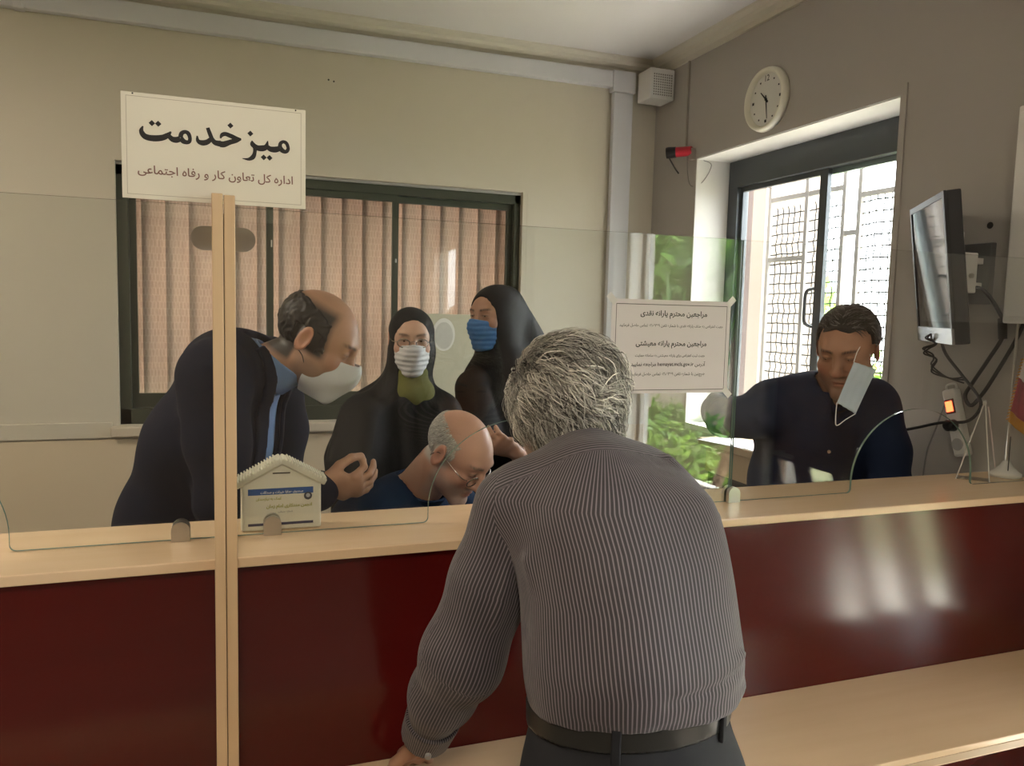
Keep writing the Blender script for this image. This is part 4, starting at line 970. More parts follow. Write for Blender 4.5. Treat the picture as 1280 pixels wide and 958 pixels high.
# brick pier and wall of the neighbouring building
def brickwork(label, lo, hi, m_b, rows, per, group=None, face='x'):
    t = thing('brick_wall', ((lo[0]+hi[0])/2, (lo[1]+hi[1])/2, lo[2]), label, 'wall', group)
    MB().box(lo, hi).build('core', mat('mortar', (.48, .45, .40), .9), t)
    hz = (hi[2]-lo[2])/rows; wy = (hi[1]-lo[1])/per; src = None
    for j in range(rows):
        for i in range(per+1):
            o0 = (-.5 if j % 2 else 0); a = max(lo[1], lo[1]+(i+o0)*wy+.006); c = min(hi[1], lo[1]+(i+1+o0)*wy-.006)
            if c-a < .03: continue
            MB().box((lo[0]-.012, a, lo[2]+j*hz+.006), (lo[0]+.02, c, lo[2]+(j+1)*hz-.006)).build('brick', m_b, t)
pier_m = mat('pale_stone', (.20, .165, .145), .85); pier_d = mat('mauve_brick', (.09, .065, .065), .85)
t = thing('building_pier', (3.55, 5.0, 0), 'pale stone building pier outside the far side of the right window', 'pier')
MB().box((3.0, 4.20, -.05), (3.5, 4.40, 3.6)).build('stone_strip', pier_m, t)
MB().box((3.02, 4.05, -.05), (3.5, 4.20, 3.6)).build('recess_strip', pier_d, t)
MB().box((3.0, 3.93, -.05), (3.4, 4.05, 3.6)).build('stone_strip', pier_m, t)
# garden in front of the public-side window
brickwork('low pale brick garden wall outside the public window', (7.0, -10.5, -.05), (7.2, -2.5, 1.45), mat('pale_brick', (.50, .42, .33), .85, noise=((4, 4, 4), .9, (.42, .34, .26))), 12, 22)
tree('tall leafy tree in front of the garden wall, left of the three', (5.9, -7.2, -.05), 2.5, (.9, .9, .95), 3400, 11, leaf_m)
tree('tall leafy tree in front of the garden wall, middle of the three', (5.6, -5.3, -.05), 2.35, (.75, .75, 1.0), 3400, 12, leaf_m)
tree('tall leafy tree in front of the garden wall, right of the three', (5.0, -3.55, -.05), 2.3, (.75, .7, 1.0), 3400, 16, leaf_d)
bush('bright shrub at the foot of the public window, nearest the glass', (3.35, -1.75, .40), (.38, .38, .45), 1800, .06, leaf_m, 13)
bush('bright shrub in front of the garden trees, left one', (4.3, -3.95, .35), (.45, .45, .5), 1800, .065, leaf_m, 14)
bush('dark shrub in front of the garden trees, right one', (3.9, -2.75, .35), (.4, .4, .5), 1800, .06, leaf_d, 15)
t = thing('timber_prop', (3.3, -1.2, -.05), 'slanting timber prop leaning outside the public window', 'timber')
MB().tube([(3.05, -1.25, -.05), (3.20, -.62, 1.55)], .035, 8).build('beam', mat('weathered_timber', (.22, .15, .10), .8), t)
# daylight behind the back window: neighbouring facade far off
t = thing('neighbour_building', (-1.5, 9.1, -.05), 'cream neighbouring building far behind the blinds', 'building')
MB().box((-6, 9, -.05), (3, 9.3, 5)).build('wall', mat('facade_cream', (.62, .54, .46), .85), t)
for i in range(5):
    for j in range(2):
        x, z = -5.2+i*1.7, .9+j*2.1
        o = MB().box((x, 8.97, z), (x+1.0, 9.0, z+1.2)).build('window', mat('facade_frame', (.3, .3, .28), .5), t)
        MB().box((x+.06, 8.962, z+.06), (x+.94, 8.97, z+1.14)).build('pane', mat('facade_pane', (.05, .06, .07), .1), o)
MB().box((-6.1, 8.9, 5), (3.1, 9.4, 5.15)).build('parapet', mat('facade_stone', (.5, .46, .4), .8), t)
# ---------------------------------------------------------------- people
skin_m = mat('skin', (.5, .3, .2), .48, attr='tint', bump=((420, 420, 420), .08))
hair_m = mat('hair', (.3, .3, .3), .5, attr='tint', spec=.4)
navy = mat('navy_suit_cloth', (.0055, .008, .021), .9, bump=((300, 300, 300), .03), spec=.2)
blue_j = mat('dark_blue_jacket', (.012, .028, .068), .9, bump=((260, 260, 260), .05), spec=.2)
navy2 = mat('dark_navy_jacket', (.010, .019, .048), .85, bump=((260, 260, 260), .05), spec=.25)
chador = mat('black_chador_cloth', (.006, .006, .0065), .7, spec=.3)
charcoal = mat('charcoal_chador_cloth', (.013, .012, .013), .7, spec=.3)
shirt_b = mat('light_blue_shirt', (.16, .25, .46), .75, bump=((200, 200, 200), .15))
mask_w = mat('white_mask', (.62, .62, .64), .8); mask_b = mat('blue_mask', (.06, .18, .42), .8)
trous = mat('black_trousers', (.008, .009, .013), .8)
loop_m = mat('mask_loop', (.75, .75, .75), .7); loop_k = mat('mask_loop_black', (.01, .01, .01), .7)
wireframe = mat('spectacle_metal', (.45, .43, .40), .2, metal=1.0); lens = glass_mat('spectacle_lens', (.96, .97, .97), 1.5)
shoe_m = mat('black_leather', (.01, .01, .01), .35)
def tube_l(name, M, pts, r, m, parent, n=6, cr=5):
    return MB().tube([M @ Vector(p) for p in catmull(pts, cr)], r, n).build(name, m, parent, True)
def spectacles(M, parent, rim='rimmed', slip=0.0, col=None, thick=.0014):
    col = col or wireframe; g = bpy.data.objects.new('spectacles', None)
    root = MB()
    for s in (-1, 1):
        P = [(s*.033+.022*math.cos(2*math.pi*k/24), .101-slip*.3-.10*(abs(s*.033+.022*math.cos(2*math.pi*k/24))-.01)**1.5*3, .006-slip+.0155*math.sin(2*math.pi*k/24)) for k in range(25)]
        root.tube([M @ Vector(p) for p in P], thick, 6, False)
    root.tube([M @ Vector(p) for p in catmull([(-.012, .102-slip*.3, .010-slip), (0, .105-slip*.3, .013-slip), (.012, .102-slip*.3, .010-slip)], 4)], .0013, 6)
    for s in (-1, 1): root.tube([M @ Vector(p) for p in catmull([(s*.055, .093-slip*.3, .010-slip), (s*.073, .07, .010-slip*.6), (s*.079, .0, .014), (s*.081, -.02, .008), (s*.080, -.032, -.012)], 5)], .0014, 6)
    o = root.build('spectacles', col, parent, True)
    for s in (-1, 1):
        b = MB(); n = 20; b.add([M @ Vector((s*.033+.0215*math.cos(2*math.pi*k/n), .1005-slip*.3-.10*(abs(s*.033+.0215*math.cos(2*math.pi*k/n))-.01)**1.5*3, .006-slip+.015*math.sin(2*math.pi*k/n))) for k in range(n)], [tuple(range(n))])
        b.build('lens', lens, o, recalc=False)
    return o
def const(c): return lambda v: np.tile(np.array(c, np.float32), (len(v), 1))
def bounds(*ps, pad=.12):
    a = np.array(ps); return a.min(0)-pad, a.max(0)+pad
sm = lambda a, b, t: np.clip((t-a)/(b-a), 0, 1)

# ================= the customer at the counter, seen from behind
T = thing('person', (.62, 1.08, 0), 'person in a dark pinstriped shirt leaning on the counter, seen from behind', 'person')
M = frame((.606, 1.362, 1.440), (-.06, .9, -.26), s=.98)
nk0, nk1 = (.608, 1.275, 1.352), apply(M, (0, -.03, -.07))
tp = [(.618, 1.095, .99), (.618, 1.10, 1.085), (.618, 1.135, 1.195), (.618, 1.18, 1.28), (.614, 1.215, 1.335)]
shL, shR = (.470, 1.238, 1.303), (.742, 1.245, 1.285)
armL = [shL, (.432, 1.258, 1.18), (.392, 1.288, 1.035), (.376, 1.36, .93), (.370, 1.44, .82)]
armR = [shR, (.775, 1.33, 1.21), (.77, 1.425, 1.165), (.74, 1.51, 1.185), (.67, 1.60, 1.205)]
HL = frame((.370, 1.462, .780), (-.1, .55, -.6), (0, .6, .5)); HR = frame((.650, 1.635, 1.200), (-.75, .6, -.05), (0, 0, 1))
handL = local(hand_sdf(.22, .2, .2), HL @ Matrix.Scale(-1, 4, (1, 0, 0))) if False else local(hand_sdf(.22, .2, .2), HL)
bodyf = su(.02, local(head_sdf(fat=.003, ear=1.05), M), cone(nk0, nk1, .062, .058))
bodyf = su(.03, bodyf, body(tp, [.12, .125, .12, .115, .10], [.09, .10, .10, .09, .07], (1, 0, 0), .04), chain(armL, [.05, .048, .042, .036, .028], .02), chain(armR, [.05, .048, .042, .036, .028], .02))
bodyf = su(.012, bodyf, handL, local(hand_sdf(.5, .1, .4), HR))
solid('body', bodyf, (.28, .88, .62), (.92, 1.80, 1.66), .0042, skin_m, T, facecol(M, (.42, .23, .15), ((.3, .28, .27), .4), brow=(.2, .2, .19)))
torso = body(tp, [.162, .168, .161, .160, .145], [.130, .143, .138, .124, .095], (1, 0, 0), .06)
torso = su(.05, torso, cone((.476, 1.238, 1.306), (.738, 1.245, 1.290), .072, .072))
torso = su(.045, torso, cone((.50, 1.245, 1.330), (.608, 1.268, 1.372), .042, .056), cone((.715, 1.25, 1.316), (.608, 1.268, 1.372), .042, .056))
SHF = np.array((.02, .05, -.02)); _f = lambda p, q, w, d: fold(tuple(np.array(p)+SHF), tuple(np.array(q)+SHF), w, d)
cr = lambda P: _f((.655, 1.02, 1.36), (.655, .90, .98), .0035, .0022)(P)+_f((.80, 1.10, 1.33), (.70, 1.02, 1.20), .014, -.008)(P)+_f((.83, 1.12, 1.28), (.74, 1.0, 1.13), .014, .008)(P)+_f((.42, 1.07, 1.27), (.50, 1.0, 1.12), .014, -.007)(P) \
    + _f((.60, .90, 1.115), (.80, .95, 1.145), .008, -.006)(P)+_f((.58, .89, 1.10), (.80, .94, 1.125), .008, .005)(P)+_f((.42, .96, 1.06), (.60, .89, 1.055), .01, .005)(P)+_f((.62, .89, 1.05), (.79, .96, 1.085), .01, -.005)(P) \
    + _f((.70, 1.12, 1.42), (.78, 1.10, 1.28), .012, -.006)(P)+_f((.47, 1.10, 1.33), (.44, 1.06, 1.16), .016, .008)(P)+_f((.66, 1.10, 1.40), (.73, 1.07, 1.30), .010, .005)(P)
shirt_f = plus(plus(torso, waves(3, 20, .006, (1, 1, .7))), cr)
yoke_n = np.array((0, .80, .60)); yoke_p = np.array((.60, 1.195, 1.350))
def stripe_torso(V):
    ax = np.interp(V[:, 2], [.99, 1.085, 1.195, 1.28, 1.335], [.618, .618, .618, .618, .614]); ay = np.interp(V[:, 2], [.99, 1.085, 1.195, 1.28, 1.335], [1.095, 1.10, 1.135, 1.18, 1.215])
    u = np.arctan2(V[:, 0]-ax, -(V[:, 1]-ay)*1.25)*.175
    yk = (V-yoke_p) @ yoke_n > 0
    return {'stripe': np.where(yk, (V @ np.array((0, .72, .69)))*1.0, u), 'collar': np.zeros(len(V))}
def pinstripe():
    m = bpy.data.materials.new('pinstripe_shirt'); m.use_nodes = True; nt = m.node_tree; N = nt.nodes.new; L = nt.links.new
    b = nt.nodes['Principled BSDF']; b.inputs['Roughness'].default_value = .7; b.inputs['Sheen Weight'].default_value = .15
    a = N('ShaderNodeAttribute'); a.attribute_name = 'stripe'
    mu = N('ShaderNodeMath'); mu.operation = 'MULTIPLY'; mu.inputs[1].default_value = 2*math.pi/.0062; L(a.outputs['Fac'], mu.inputs[0])
    si = N('ShaderNodeMath'); si.operation = 'SINE'; L(mu.outputs[0], si.inputs[0])
    cr_ = N('ShaderNodeValToRGB'); cr_.color_ramp.elements[0].position = .62; cr_.color_ramp.elements[0].color = (.030, .025, .029, 1); cr_.color_ramp.elements[1].position = .85; cr_.color_ramp.elements[1].color = (.185, .16, .178, 1)
    mr = N('ShaderNodeMath'); mr.operation = 'MULTIPLY_ADD'; mr.inputs[1].default_value = .5; mr.inputs[2].default_value = .5; L(si.outputs[0], mr.inputs[0]); L(mr.outputs[0], cr_.inputs['Fac'])
    L(cr_.outputs['Color'], b.inputs['Base Color'])
    tc = N('ShaderNodeTexCoord'); ns = N('ShaderNodeTexNoise'); ns.inputs['Scale'].default_value = 45; L(tc.outputs['Object'], ns.inputs['Vector'])
    bp = N('ShaderNodeBump'); bp.inputs['Strength'].default_value = .25; bp.inputs['Distance'].default_value = .006; L(ns.outputs['Fac'], bp.inputs['Height']); L(bp.outputs['Normal'], b.inputs['Normal'])
    return m
pin = pinstripe()
neckcut = cone((.608, 1.285, 1.347), (.608, 1.33, 1.447), .062, .062)
SH = solid('shirt', inter(sub(.006, shirt_f, neckcut), half((.6, 1.0, 1.028), (0, -.12, -1))), (.34, .88, .94), (.92, 1.42, 1.50), .0052, pin, T, attrfn=stripe_torso)
def stripe_arm(pts, ref):
    pts = [np.array(p) for p in pts]
    def f(V):
        best = np.full(len(V), 9.); u = np.zeros(len(V))
        for a, b in zip(pts[:-1], pts[1:]):
            ab = b-a; L = np.linalg.norm(ab); t = ab/L; p = V-a; s = np.clip(p @ t/L, 0, 1); q = p-(s*L)[:, None]*t; d = np.linalg.norm(q, axis=1)
            x = np.array(ref, float); x = x-t*(x @ t); x /= np.linalg.norm(x); y = np.cross(t, x); an = np.arctan2(q @ y, q @ x)*.074
            m = d < best; best[m] = d[m]; u[m] = an[m]
        return {'stripe': u}
    return f
slv = lambda pts, sd: plus(chain(pts, [.082, .072, .067, .058, .048], .03), waves(sd, 28, .0055, (1, 1, .6)))
_g = lambda p, q, w, d: fold(tuple(np.array(p)+np.array((.018, .022, -.004))), tuple(np.array(q)+np.array((.018, .022, -.004))), w, d)
crL = lambda P: _g((.335, 1.25, 1.03), (.42, 1.24, 1.02), .012, .012)(P)+_g((.33, 1.24, 1.07), (.42, 1.22, 1.09), .014, -.010)(P)+_g((.33, 1.30, .96), (.41, 1.30, .97), .013, .010)(P)+_g((.32, 1.27, 1.0), (.40, 1.24, 1.06), .012, -.009)(P)+_g((.42, 1.14, 1.30), (.40, 1.16, 1.12), .014, -.008)(P)+_g((.46, 1.15, 1.27), (.43, 1.16, 1.12), .012, .007)(P)
solid('sleeve', inter(plus(slv(armL, 5), crL), half((.370, 1.425, .84), (0, .65, -.75))), (.28, 1.08, .72), (.60, 1.54, 1.44), .005, pin, SH, attrfn=stripe_arm(armL, (1, 0, 0)))
solid('sleeve', inter(slv(armR, 6), half((.68, 1.585, 1.20), (-.7, .7, 0))), (.6, 1.10, 1.05), (.92, 1.72, 1.44), .006, pin, SH, attrfn=stripe_arm(armR, (0, 0, 1)))
cf = chain([(.371, 1.405, .863), (.370, 1.45, .808)], [.054, .051], .01)
solid('cuff', inter(cf, half((.370, 1.45, .805), (0, .65, -.75)), half((.370, 1.402, .867), (0, -.65, .75))), (.28, 1.32, .72), (.45, 1.52, .94), .004, pin, SH, attrfn=stripe_arm(armL[3:], (1, 0, 0)))
MB().tube([(.354, 1.376, .805), (.352, 1.370, .802)], .006, 12).build('cuff_button', mat('shirt_button', (.35, .33, .33), .3), SH)
axis = Vector((0, .42, 1)).normalized()
colr = inter(lambda P: np.abs(cone((.608, 1.275, 1.347), (.608, 1.325, 1.467), .069, .067)(P))-.004, half((.608, 1.29, 1.365), -np.array(axis)), half((.608, 1.285, 1.407), np.array(axis)+np.array((0, .25, 0))))
solid('collar', plus(colr, waves(8, 30, .001)), (.50, 1.14, 1.32), (.74, 1.46, 1.50), .0035, pin, SH, attrfn=lambda V: {'stripe': V[:, 2]*.9+V[:, 1]*.3})
# hair: base volume and combed locks
hv = off(su(.02, cranium(), ell((0, -.035, -.02), (.066, .062, .06)), ell((0, -.045, .06), (.075, .075, .07))), .014)
def hairline(P): 
    x, y, z = P[:, 0], P[:, 1], P[:, 2]
    return np.maximum.reduce([y-.055-.35*np.clip(z-.03, 0, 1), (-.088-z)*1.0, np.where((np.abs(x) > .055) & (y > -.035), .002-z, -1), np.where(y > -.02, (-.03-z), -1)])
gc = lambda v: (np.array((.13, .12, .10))*(1+.3*np.sin(v @ np.array((260., 190, 120))))[:, None])
HM = solid('hair', local(plus(inter(hv, hairline), waves(12, 80, .004)), M), (.47, 1.20, 1.33), (.76, 1.52, 1.64), .0035, hair_m, T, gc)
def rt(P): return hairline(P) < -.002
def fl(P):
    x, y, z = P[:, 0], P[:, 1], P[:, 2]; top = sm(.07, .11, z)[:, None]
    side = np.stack([.45*np.sin(z*30+1)+.35+2.2*x, np.full_like(x, -.25), np.full_like(x, -1.)], 1); up = np.stack([.6+2*x, np.full_like(x, -.9), np.full_like(x, -.1)], 1)
    return side*(1-top)+up*top
strands('hair_locks', off(hv, .0005), M, rt, fl, 9000, .062, .016, .0026, [(.48, .465, .42), (.62, .60, .55), (.38, .365, .325), (.14, .128, .112), (.05, .045, .041), (.42, .40, .355), (.24, .225, .20)], hair_m, HM, 3, .9, 6, 1.8, .55)
# trousers, belt, shoes
tr_f = su(.05, body([(.618, 1.09, 1.0), (.618, 1.08, .88)], [.164, .182], [.13, .145], (1, 0, 0), .03), chain([(.54, 1.07, .87), (.53, 1.06, .48), (.53, 1.05, .06)], [.098, .072, .06], .03), chain([(.71, 1.07, .87), (.71, 1.06, .48), (.71, 1.05, .06)], [.098, .072, .06], .03))
solid('trousers', inter(plus(tr_f, waves(9, 20, .003)), half((.6, 1.0, 1.018), (0, .12, 1)), half((.6, 1, .055), (0, 0, -1))), (.38, .84, .03), (.90, 1.30, 1.08), .008, trous, T)
bt = body([(.618, 1.093, .96), (.618, 1.095, 1.07)], [.169, .172], [.135, .139], (1, 0, 0), .02)
BL = solid('belt', inter(off(bt, .002), lambda P: -off(bt, -.006)(P), half((.6, 1.0, 1.034), (0, .1, 1)), half((.6, 1.0, .996), (0, -.1, -1))), (.40, .90, .95), (.88, 1.30, 1.08), .004, mat('black_belt', (.014, .015, .014), .35), T)
for a in (-30, 35):
    c = Vector((.618+.175*math.sin(R(a)), 1.095-.142*math.cos(R(a)), 1.013)); Mr = Matrix.Translation(c) @ Matrix.Rotation(R(a), 4, 'Z')
    MB().box((-.007, -.004, -.028), (.007, .003, .026), Mr, bev=.002).build('belt_loop', trous, BL)
MB().tube(catmull([(.778, 1.06, 1.042), (.80, 1.06, 1.037), (.802, 1.06, 1.010), (.785, 1.06, 1.004)], 4), .0022, 6).build('key_hook', rubber, BL)
for x in (.53, .71):
    solid('shoe', inter(su(.02, ell((x, 1.10, .035), (.048, .13, .05)), ell((x, 1.03, .05), (.042, .06, .055))), half((0, 0, .002), (0, 0, -1))), (x-.08, .90, -.02), (x+.08, 1.27, .13), .006, shoe_m, T)

# ================= the man in a navy suit bending over from the left
T = thing('person', (-.10, 2.2, 0), 'person in a navy suit and white mask bending forward behind the post', 'person')
M = frame((.226, 2.11, 1.548), (.82, -.32, -.50), s=1.08)
lat = np.array((.47, .88, 0)); fwd = np.array((.88, -.47, 0))
tp = [(-.14, 2.20, .93), (-.10, 2.20, 1.08), (-.03, 2.18, 1.28), (.03, 2.16, 1.43)]
nkb = (.095, 2.15, 1.47)
shN, shF = (-.025, 1.99, 1.465), (.13, 2.33, 1.455)
armN = [shN, (-.018, 1.96, 1.31), (-.008, 1.945, 1.175), (.10, 1.95, 1.165), (.212, 1.958, 1.186)]
armF = [shF, (.15, 2.36, 1.28), (.14, 2.34, 1.10), (.17, 2.24, .96), (.20, 2.14, .83)]
HN = frame((.222, 1.958, 1.190), (.97, -.05, .12), (-.05, -.80, -.55), s=1.04); HF = frame((.205, 2.11, .79), (.3, -.85, -.2), (0, 0, 1))
bf = su(.02, local(head_sdf(nose=1.1, fat=.004), M), cone(nkb, apply(M, (0, -.025, -.06)), .066, .064))
bf = su(.03, bf, body(tp, [.13, .14, .16, .14], [.09, .1, .1, .08], lat, .05), chain(armN, [.05, .048, .042, .036, .029], .02), chain(armF, [.05, .048, .042, .036, .029], .02))
bf = su(.012, bf, local(hand_sdf(.55, .10, .55, curls=(.75, .5, .45, .42)), HN), local(hand_sdf(.3), HF))
def bald(x, y, z, sm): return np.clip(sm(.040, .022, y-.2*np.clip(.055-z, 0, 1))*sm(.098, .078, z+.10*np.clip(-.04-y, 0, 1)*0)*sm(-.072, -.055, z)*(1-sm(-.015, -.03, z)*sm(-.03, -.02, y))*(np.abs(x) > .0)*(1-(np.abs(x) > .078)*(np.abs(z) < .045)*(y > -.04)), 0, 1)
solid('body', bf, (-.30, 1.80, .70), (.52, 2.50, 1.78), .0042, skin_m, T, facecol(M, (.46, .25, .155), ((.14, .11, .09), .45), brow=(.03, .02, .016), scalp=((.03, .022, .018), bald)))
def hl2(P):
    x, y, z = P[:, 0], P[:, 1], P[:, 2]
    return np.maximum.reduce([y-.028-.25*np.clip(.05-z, 0, 1), z-.088+.35*np.clip(y+.05, 0, 1), -.066-z, np.where((y > -.035), -.012-z, -1), np.where((np.abs(x) > .060) & (y > -.045) & (y < .02), .030-z, -1)])
solid('hair', local(plus(inter(off(cranium(), .0045), hl2), waves(21, 240, .0014)), M), (.05, 1.95, 1.38), (.42, 2.30, 1.74), .003, hair_m, T, const((.022, .017, .014)))
eyes(M, T, open_=.45, gaze=(0, 1, -.5))
K = solid('mask', local(mask_sdf(n95=True, drop=.0), M), (.12, 1.90, 1.30), (.48, 2.26, 1.68), .0025, mask_w, T)
for s in (-1, 1):
    tube_l('ear_loop', M, [(s*.060, .038, -.012), (s*.070, .012, .022), (s*.080, -.018, .036)], .0012, loop_k, K)
    tube_l('ear_loop', M, [(s*.060, .030, -.075), (s*.072, .005, -.035), (s*.081, -.022, -.020)], .0012, loop_k, K)
jk = body(tp, [.175, .185, .20, .165], [.135, .14, .142, .115], lat, .06)
jk = su(.06, jk, cone((-.015, 2.03, 1.472), (.11, 2.30, 1.465), .080, .078), ell((.005, 2.17, 1.475), (.10, .14, .085)))
wedge = local(boxs((0, .17, -.01), (.050, .14, .26), r=.02), Matrix(((-lat[0], fwd[0], 0, .03), (-lat[1], fwd[1], 0, 2.175), (0, 0, 1, 1.33), (0, 0, 0, 1))))
sh_f = plus(off(jk, -.012), waves(31, 40, .002))
neckcut = cone(nkb, apply(M, (0, -.025, -.06)), .072, .075)
solid('shirt', inter(sub(.004, sh_f, neckcut), half((0, 2.1, .98), (0, 0, -1))), (-.32, 1.85, .9), (.4, 2.5, 1.65), .008, shirt_b, T)
cl = inter(lambda P: np.abs(cone(nkb, apply(M, (0, -.03, -.045)), .076, .074)(P))-.004, half(tuple(np.array(nkb)+np.array((-.035, .01, .005))), (-.62, .1, -.75)), half(tuple(np.array(nkb)+np.array((.028, -.008, .045))), (.62, -.1, .75)))
solid('collar', cl, (-.05, 1.98, 1.38), (.30, 2.30, 1.66), .004, shirt_b, T)
arms = su(.03, chain(armN, [.086, .075, .068, .060, .052], .03), chain(armF, [.082, .074, .066, .058, .050], .03))
jf = su(.035, sub(.006, jk, wedge, cone((.12, 2.14, 1.48), apply(M, (0, -.01, -.05)), .079, .085)), arms)
cr = lambda P: fold((-.02, 1.90, 1.20), (.10, 1.88, 1.15), .016, .010)(P)+fold((-.02, 1.90, 1.25), (.10, 1.88, 1.22), .018, -.008)(P)+fold((-.10, 1.98, 1.35), (-.05, 1.93, 1.15), .02, .010)(P)+fold((.03, 1.88, 1.42), (.0, 1.88, 1.22), .02, -.006)(P)
J = solid('jacket', inter(plus(plus(jf, waves(33, 18, .005)), cr), half((0, 2.1, .80), (0, 0, -1)), half((.205, 1.95, 1.15), (1, .1, .2)) if False else (lambda P: P[:, 0]-.42)), (-.36, 1.80, .76), (.46, 2.52, 1.66), .0065, navy, T)
lp = inter(lambda P: np.abs(off(jk, .003)(P))-.005, lambda P: np.abs(wedge(P)-.024)-.022, half((.02, 2.15, 1.13), (0, 0, -1)), half((.03, 2.15, 1.50), (-.5, .1, 1)))
solid('lapel', lp, (-.1, 1.9, 1.1), (.35, 2.45, 1.6), .005, navy, J)
solid('shirt_cuff', inter(chain([(.16, 1.957, 1.174), (.212, 1.958, 1.186)], [.050, .046], .01), half((.216, 1.962, 1.185), (1, 0, .15))), (.1, 1.88, 1.07), (.29, 2.04, 1.24), .004, shirt_b, T)
solid('trousers', inter(su(.05, body([(-.14, 2.20, .98), (-.15, 2.20, .82)], [.17, .185], [.13, .14], lat, .03), chain([(-.16, 2.11, .8), (-.16, 2.11, .06)], [.095, .06], .03), chain([(-.12, 2.29, .8), (-.12, 2.29, .06)], [.095, .06], .03)), half((0, 0, .05), (0, 0, -1))), (-.42, 1.9, .03), (.2, 2.52, 1.1), .012, navy, T)
for x, y in ((-.13, 2.10), (-.09, 2.28)):
    solid('shoe', inter(ell((x, y, .035), (.13, .048, .05)), half((0, 0, .002), (0, 0, -1))), (x-.18, y-.08, -.02), (x+.18, y+.08, .1), .008, shoe_m, T)

# ================= women in chadors
def woman(label, c, fw, s, skin, cloth, bodypts, ba, bb, lat, mask_m, seed, scarf=None, glasses=False, extra=None, hand=None, gaze=(0, 1, 0), far=1.0):
    mv = lambda p: (p[0]*far, p[1]*far, max(.03, 1.64+(p[2]-1.64)*far))
    c = mv(c); s *= far**.6; bodypts = [mv(p) for p in bodypts]
    T = thing('person', (bodypts[0][0], bodypts[0][1], 0), label, 'person')
    M = frame(c, fw, s=s); n0 = apply(M, (0, -.04, -.17)); n1 = apply(M, (0, -.03, -.06))
    f = su(.02, local(head_sdf(nose=.9, jaw=.92), M), cone(n0, n1, .055, .05))
    inner = body(bodypts, [max(.05, x-.05) for x in ba], [max(.05, x-.05) for x in bb], lat, .06)
    f = su(.05, f, inner)
    if hand:
        HM_, wr, el = hand; f = su(.012, f, chain([bodypts[2], el, wr], [.05, .036, .026], .02), local(hand_sdf(.62, .05, .7), HM_))
    lo, hi = bounds(c, *bodypts, pad=.32)
    solid('body', f, (lo[0], lo[1]-.1, 1.0), (hi[0], hi[1], c[2]+.2), .0045, skin_m, T, facecol(M, skin, brow=(.025, .018, .014)))
    eyes(M, T, gaze=gaze, open_=.8)
    K = solid('mask', local(mask_sdf(), M), np.array(c)-.17, np.array(c)+.17, .0026, mask_m, T)
    for q in (-1, 1): tube_l('ear_loop', M, [(q*.060, .030, -.015), (q*.070, .012, .005)], .0012, loop_m, K)
    if glasses: spectacles(M, T, thick=.0019)
    hood = su(.03, ell((0, -.016, .030), (.089, .110, .100)), ell((0, .0, -.045), (.086, .090, .085)))
    if scarf:
        sc_ = su(.02, off(su(.02, ell((0, .030, -.115), (.058, .052, .052)), ell((0, .035, -.19), (.085, .06, .07))), .004), ell((0, -.02, -.06), (.078, .085, .08)))
        face = ell((0, .10, -.005), (.056, .10, .084))
        solid('underscarf', local(plus(sub(.004, sc_, face), waves(seed+5, 60, .002)), M), np.array(c)-.28, np.array(c)+.2, .004, scarf, T)
    draped = body(bodypts, ba, bb, lat, .08)
    neckc = cone(apply(M, (0, -.02, -.06)), bodypts[-1], .088, .115)
    g = su(.05, draped, neckc)
    if extra: g = su(.05, g, *extra)
    ft = lambda P: .015*np.sin(np.arctan2(P[:, 1]-bodypts[1][1], P[:, 0]-bodypts[1][0])*11+P[:, 2]*3)*sm(1.45, 1.0, P[:, 2])+fold(apply(M, (.05, .07, -.10)), apply(M, (.12, .13, -.42)), .018, -.010)(P)+fold(apply(M, (-.05, .07, -.10)), apply(M, (-.10, .13, -.45)), .018, .010)(P)
    g = su(.035, local(hood, M), g)
    face = ell((0, .10, -.006), (.064, .10, .092))
    cut = [local(face, M)]
    if scarf: cut.append(local(ell((0, .12, -.105), (.055, .10, .085)), M))
    fn = sub(.010, plus(plus(g, waves(seed, 15, .006)), ft), *cut)
    lo, hi = bounds(*bodypts, c, pad=.36)
    H = solid('chador', inter(fn, half((0, 0, .012), (0, 0, -1))), (lo[0], lo[1], -.02), (hi[0], hi[1], c[2]+.22), .0085, cloth, T)
    return T, M
fx = V3(-.28, -.95, 0)
woman('person in a black chador with white mask, glasses and olive scarf', (.622, 2.75, 1.525), (-.16, -.97, -.10), .97, (.58, .36, .26), chador,
      [(.60, 2.80, .03), (.60, 2.80, .6), (.595, 2.79, 1.10), (.60, 2.79, 1.27)], [.27, .25, .235, .185], [.22, .20, .16, .12], (.97, -.16, 0), mask_w, 41, scarf=mat('olive_scarf', (.14, .14, .028), .8), glasses=True,
      far=1.055,
      extra=[cone((.475, 2.87, 1.24), (.445, 2.82, 1.07), .080, .10), cone((.765, 2.89, 1.24), (.74, 2.80, 1.05), .075, .09)])
woman('person in a charcoal black chador wearing a blue mask, turned sideways', (.945, 2.80, 1.612), (-.86, -.50, -.06), 1.0, (.42, .23, .15), charcoal,
      [(1.0, 2.84, .03), (1.0, 2.84, .6), (1.0, 2.83, 1.12), (1.0, 2.83, 1.36)], [.27, .25, .22, .19], [.24, .22, .19, .14], (.6, -.8, 0), mask_b, 51,
      far=1.08,
      extra=[cone((.935, 2.98, 1.33), (.955, 2.90, 1.14), .080, .09), cone((1.23, 3.08, 1.40), (1.29, 3.06, 1.18), .085, .11), cone((1.08, 3.07, 1.66), (1.22, 3.10, 1.45), .07, .09)],
      hand=(frame((.985, 2.665, 1.135), (-.72, -.30, .35), (-.35, -.80, -.25)), (.995, 2.67, 1.125), (1.08, 2.78, 1.08)), gaze=(-.2, 1, -.1))

